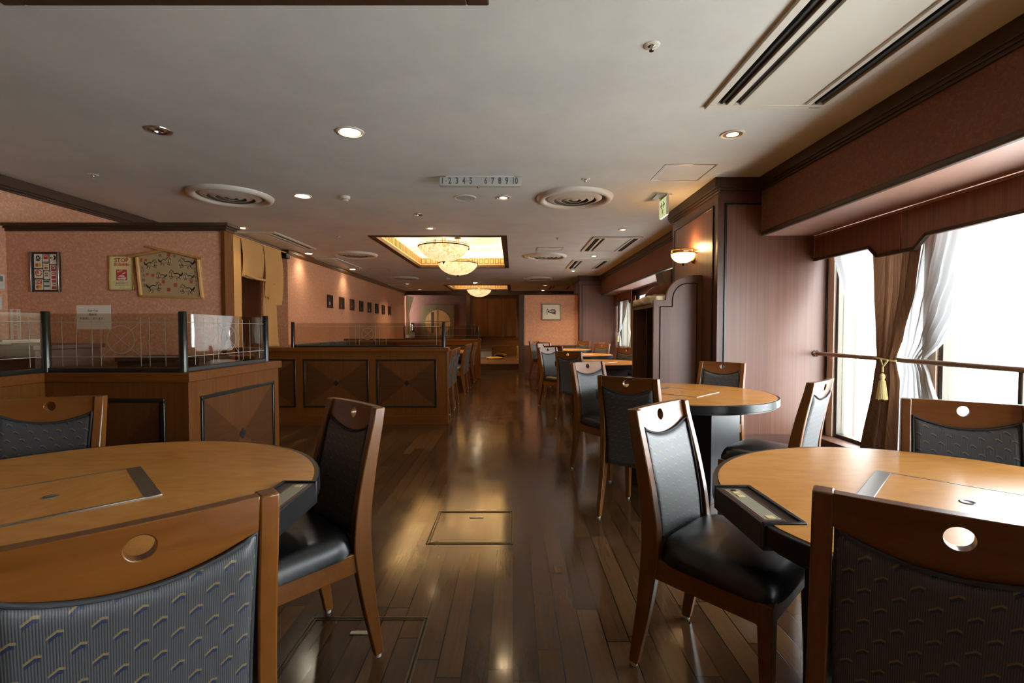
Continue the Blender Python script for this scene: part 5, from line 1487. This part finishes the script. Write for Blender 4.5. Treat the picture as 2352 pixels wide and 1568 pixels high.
for k, (ch, px, py) in enumerate((('天', 930, 510), ('け', 935, 575), ('大', 955, 670), ('妙', 955, 760), ('室', 975, 870), ('祇', 1300, 255), ('祭', 1600, 275), ('令', 2010, 530), ('和', 2020, 590), ('二', 2020, 640), ('年', 2025, 700), ('吉', 2030, 780), ('日', 2040, 860))):
    a = el(px, py); text_obj('lettering', ch, 'ink', .034 if px < 1700 else .024, FACE_CAM(a[0], -.0124, a[1]), root, ext=.0002)
# paper notice
x0, x1, z0, z1 = wx(178), wx(256.5), wz(756), wz(701)
root = thing('paper_notice', 'white paper notice taped below the posters behind the divider glass', 'notice', ((x0 + x1) / 2, WY, (z0 + z1) / 2))
w, h = (x1 - x0) / 2, (z1 - z0) / 2
MB().box(-w, -.002, -h, w, 0, h).build('sheet', 'paper', root)
for s_, zz in (('当店では', h - .055), ('国産米', h - .092), ('を使用しております。', h - .13)):
    text_obj('lettering', s_, 'ink', .026, FACE_CAM(-.01, -.0026, zz), root)
# vertical notice
x0, x1, z0, z1 = wx(25), wx(48.5), wz(783), wz(710)
root = thing('vertical_notice', 'narrow white notice with red vertical lettering behind the glass', 'notice', ((x0 + x1) / 2, WY, (z0 + z1) / 2))
w, h = (x1 - x0) / 2, (z1 - z0) / 2
MB().box(-w, -.002, -h, w, 0, h).build('sheet', 'paper', root)
for k, ch in enumerate('高品質注意報'): text_obj('lettering', ch, 'red_ink', .046, FACE_CAM(-.002, -.0026, h - .03 - k * .05), root, bold=.0003)
for k, ch in enumerate('この通路は非常口です'): text_obj('lettering', ch, 'grey_ink', .018, FACE_CAM(w - .014, -.0026, h - .03 - k * .024), root)
# wall controls on the left wall
root = thing('wall_thermostat', 'white wall thermostat with grey display beside the poster wall', 'thermostat', (-4.93, 4.575, wz(649)))
MB().box(0, -.07, -.07, .018, .07, .07).build('thermostat_case', 'white_plastic', root, bevel=.004)
MB().box(.018, -.045, .005, .0195, .05, .055).build('display', 'thermo_lcd', root)
root = thing('switch_plate', 'pale wall switch plate under the thermostat', 'switch', (-4.93, 4.575, wz(698)))
MB().box(0, -.045, -.06, .008, .045, .06).build('plate', 'white_plastic', root, bevel=.002)
for zz in (-.03, 0, .03): MB().box(.008, -.02, zz - .011, .012, .02, zz + .011).build('switch', 'sign_grey', root, bevel=.001)

# counter behind the near divider
root = thing('cashier_counter', 'brown counter behind the near divider glass', 'counter', (-4.1, 3.8, 0))
MB().box(-.75, -.28, 0, .58, .28, 1.05).build('counter_body', 'counter_brown', root, bevel=.004)
MB().box(-.78, -.31, 1.05, .60, .31, 1.085).build('counter_top', 'counter_brown', root, bevel=.004)
MB().box(.55, -.325, .72, .575, -.28, .84).build('handle', 'chrome', root) if False else None
root = thing('low_cabinet', 'dark low cabinet against the poster wall behind the glass', 'cabinet', (-3.12, 4.42, 0))
MB().box(-.36, -.22, 0, .36, .22, .92).build('cabinet_body', 'dark_trim_x', root, bevel=.004)
MB().box(-.37, -.235, .92, .37, .235, .955).build('cabinet_top', 'dark_trim_x', root, bevel=.004)
for s_ in (-1, 1): MB().box(s_ * .18 - .165, -.232, .08, s_ * .18 + .165, -.22, .88).build('door', 'dark_trim_z', root, bevel=.003)
for k, (x, y, rz, zz) in enumerate(((-4.2, 3.62, .08, 1.085), (-4.0, 3.66, -.06, 1.099), (-3.93, 3.60, .02, 1.113))):
    o = MB().box(-.24, -.15, 0, .24, .15, .013).build('newspaper', 'paper', None, bevel=.003); o.location = (x, y, zz); o.rotation_euler = (0, 0, rz)
    tag(o, ('lowest folded newspaper on the brown counter', 'middle folded newspaper of the counter pile', 'topmost folded newspaper of the counter pile')[k], 'newspaper', 'newspapers on the counter')

# floor hatches
def floor_hatch(x0, x1, y0, y1, hx, hy, label):
    root = thing('floor_hatch', label, 'floor hatch', ((x0 + x1) / 2, (y0 + y1) / 2, 0), 0, 'floor hatches in the aisle')
    cx_, cy_ = (x0 + x1) / 2, (y0 + y1) / 2; mb = MB()
    for g in (0, .014):
        w, h, b = (x1 - x0) / 2 - g, (y1 - y0) / 2 - g, .006
        for (p, q, r_, s_) in ((-w, -h, w, -h + b), (-w, h - b, w, h), (-w, -h + b, -w + b, h - b), (w - b, -h + b, w, h - b)): mb.box(p, q, -.002, r_, s_, .003)
    mb.build('hatch_frame', 'hatch_brass', root)
    MB().box(hx - cx_ - .045, hy - cy_ - .012, -.002, hx - cx_ + .045, hy - cy_ + .012, .004).build('pull', 'steel', root, bevel=.002)
plain('hatch_brass', '4E4430', .35, metal=.7)
floor_hatch(-.49, 0, 2.645, 3.13, -.235, 3.03, 'square floor hatch with bright pull in the middle of the aisle')
floor_hatch(-.835, -.35, 1.48, 1.965, -.60, 1.86, 'floor hatch under the foot of the aisle chair')

# ------------------------------------------------------------------ outside
root = thing('outside_terrace', 'pale terrace slab outside the tall windows', 'terrace', (8, 4, -.6))
MB().box(-4.6, -14, -.2, 4, 20, 0).build('slab', 'outside_white', root)
MB().box(3.9, -14, 0, 4.1, 20, .7).build('parapet', 'outside_white', root)
for x, y, w, d, h, lb in ((30, 5, 6, 5, 5.0, 'pale low building seen through the wide window'), (34, 20, 8, 8, 4.0, 'pale building beyond the pillar window')):
    root = thing('outside_building', lb, 'building', (x, y, -8))
    MB().box(-w / 2, -d, 0, w / 2, d, h + 5).build('wall', 'outside_white', root)
    mb = MB()
    for k in range(5): mb.box(-w / 2 - .05, -d + .8 + k * 2 * d / 5, h + 1, -w / 2, -d + 2.0 + k * 2 * d / 5, h + 2.4)
    mb.build('window_row', 'outside_grey', root)

# ------------------------------------------------------------------ light
wd = bpy.data.worlds.new('World'); sc.world = wd; wd.use_nodes = True
nt = wd.node_tree; nt.nodes.clear()
bg = nt.nodes.new('ShaderNodeBackground'); ow = nt.nodes.new('ShaderNodeOutputWorld'); nt.links.new(bg.outputs[0], ow.inputs[0])
bg.inputs[0].default_value = (.90, .97, 1.0, 1); bg.inputs[1].default_value = 14
def portal(x, y0, y1, z0, z1):
    ld = bpy.data.lights.new('window_portal', 'AREA'); ld.shape = 'RECTANGLE'; ld.size = y1 - y0; ld.size_y = z1 - z0; ld.cycles.is_portal = True
    lo = bpy.data.objects.new('window_portal', ld); col.objects.link(lo)
    lo.location = (x, (y0 + y1) / 2, (z0 + z1) / 2); lo.rotation_euler = (R(90), 0, R(90))
portal(3.25, 3.62, 4.64, .16, 2.13); portal(3.25, .45, 3.51, .16, 2.13); portal(3.25, -1.4, .25, .16, 2.13)
for a, b in ((11.55, 13.1), (9.55, 11.3), (6.6, 9.3)): portal(3.1, a, b, .74, 1.98)

# ------------------------------------------------------------------ camera
cam = bpy.data.cameras.new('Camera'); co = bpy.data.objects.new('Camera', cam); col.objects.link(co); sc.camera = co
cam.sensor_fit = 'HORIZONTAL'; cam.sensor_width = 36; cam.lens = 1100 / 2352 * 36
co.location = (0, 0, 1.2); co.rotation_euler = (R(90) - .03, 0, 0)
cam.shift_x = -3 / 2352; cam.shift_y = 6 / 2352
cam.clip_start = .05; cam.clip_end = 200

sc.view_settings.view_transform = 'Standard'; sc.view_settings.look = 'None'; sc.view_settings.gamma = 1; sc.view_settings.use_curve_mapping = False
sc.view_settings.exposure = .48
cy = sc.cycles
cy.use_denoising = True
cy.max_bounces = 8; cy.diffuse_bounces = 5; cy.glossy_bounces = 4; cy.transparent_max_bounces = 12; cy.transmission_bounces = 4
cy.caustics_reflective = False; cy.caustics_refractive = False
cy.sample_clamp_indirect = 6; cy.use_light_tree = True
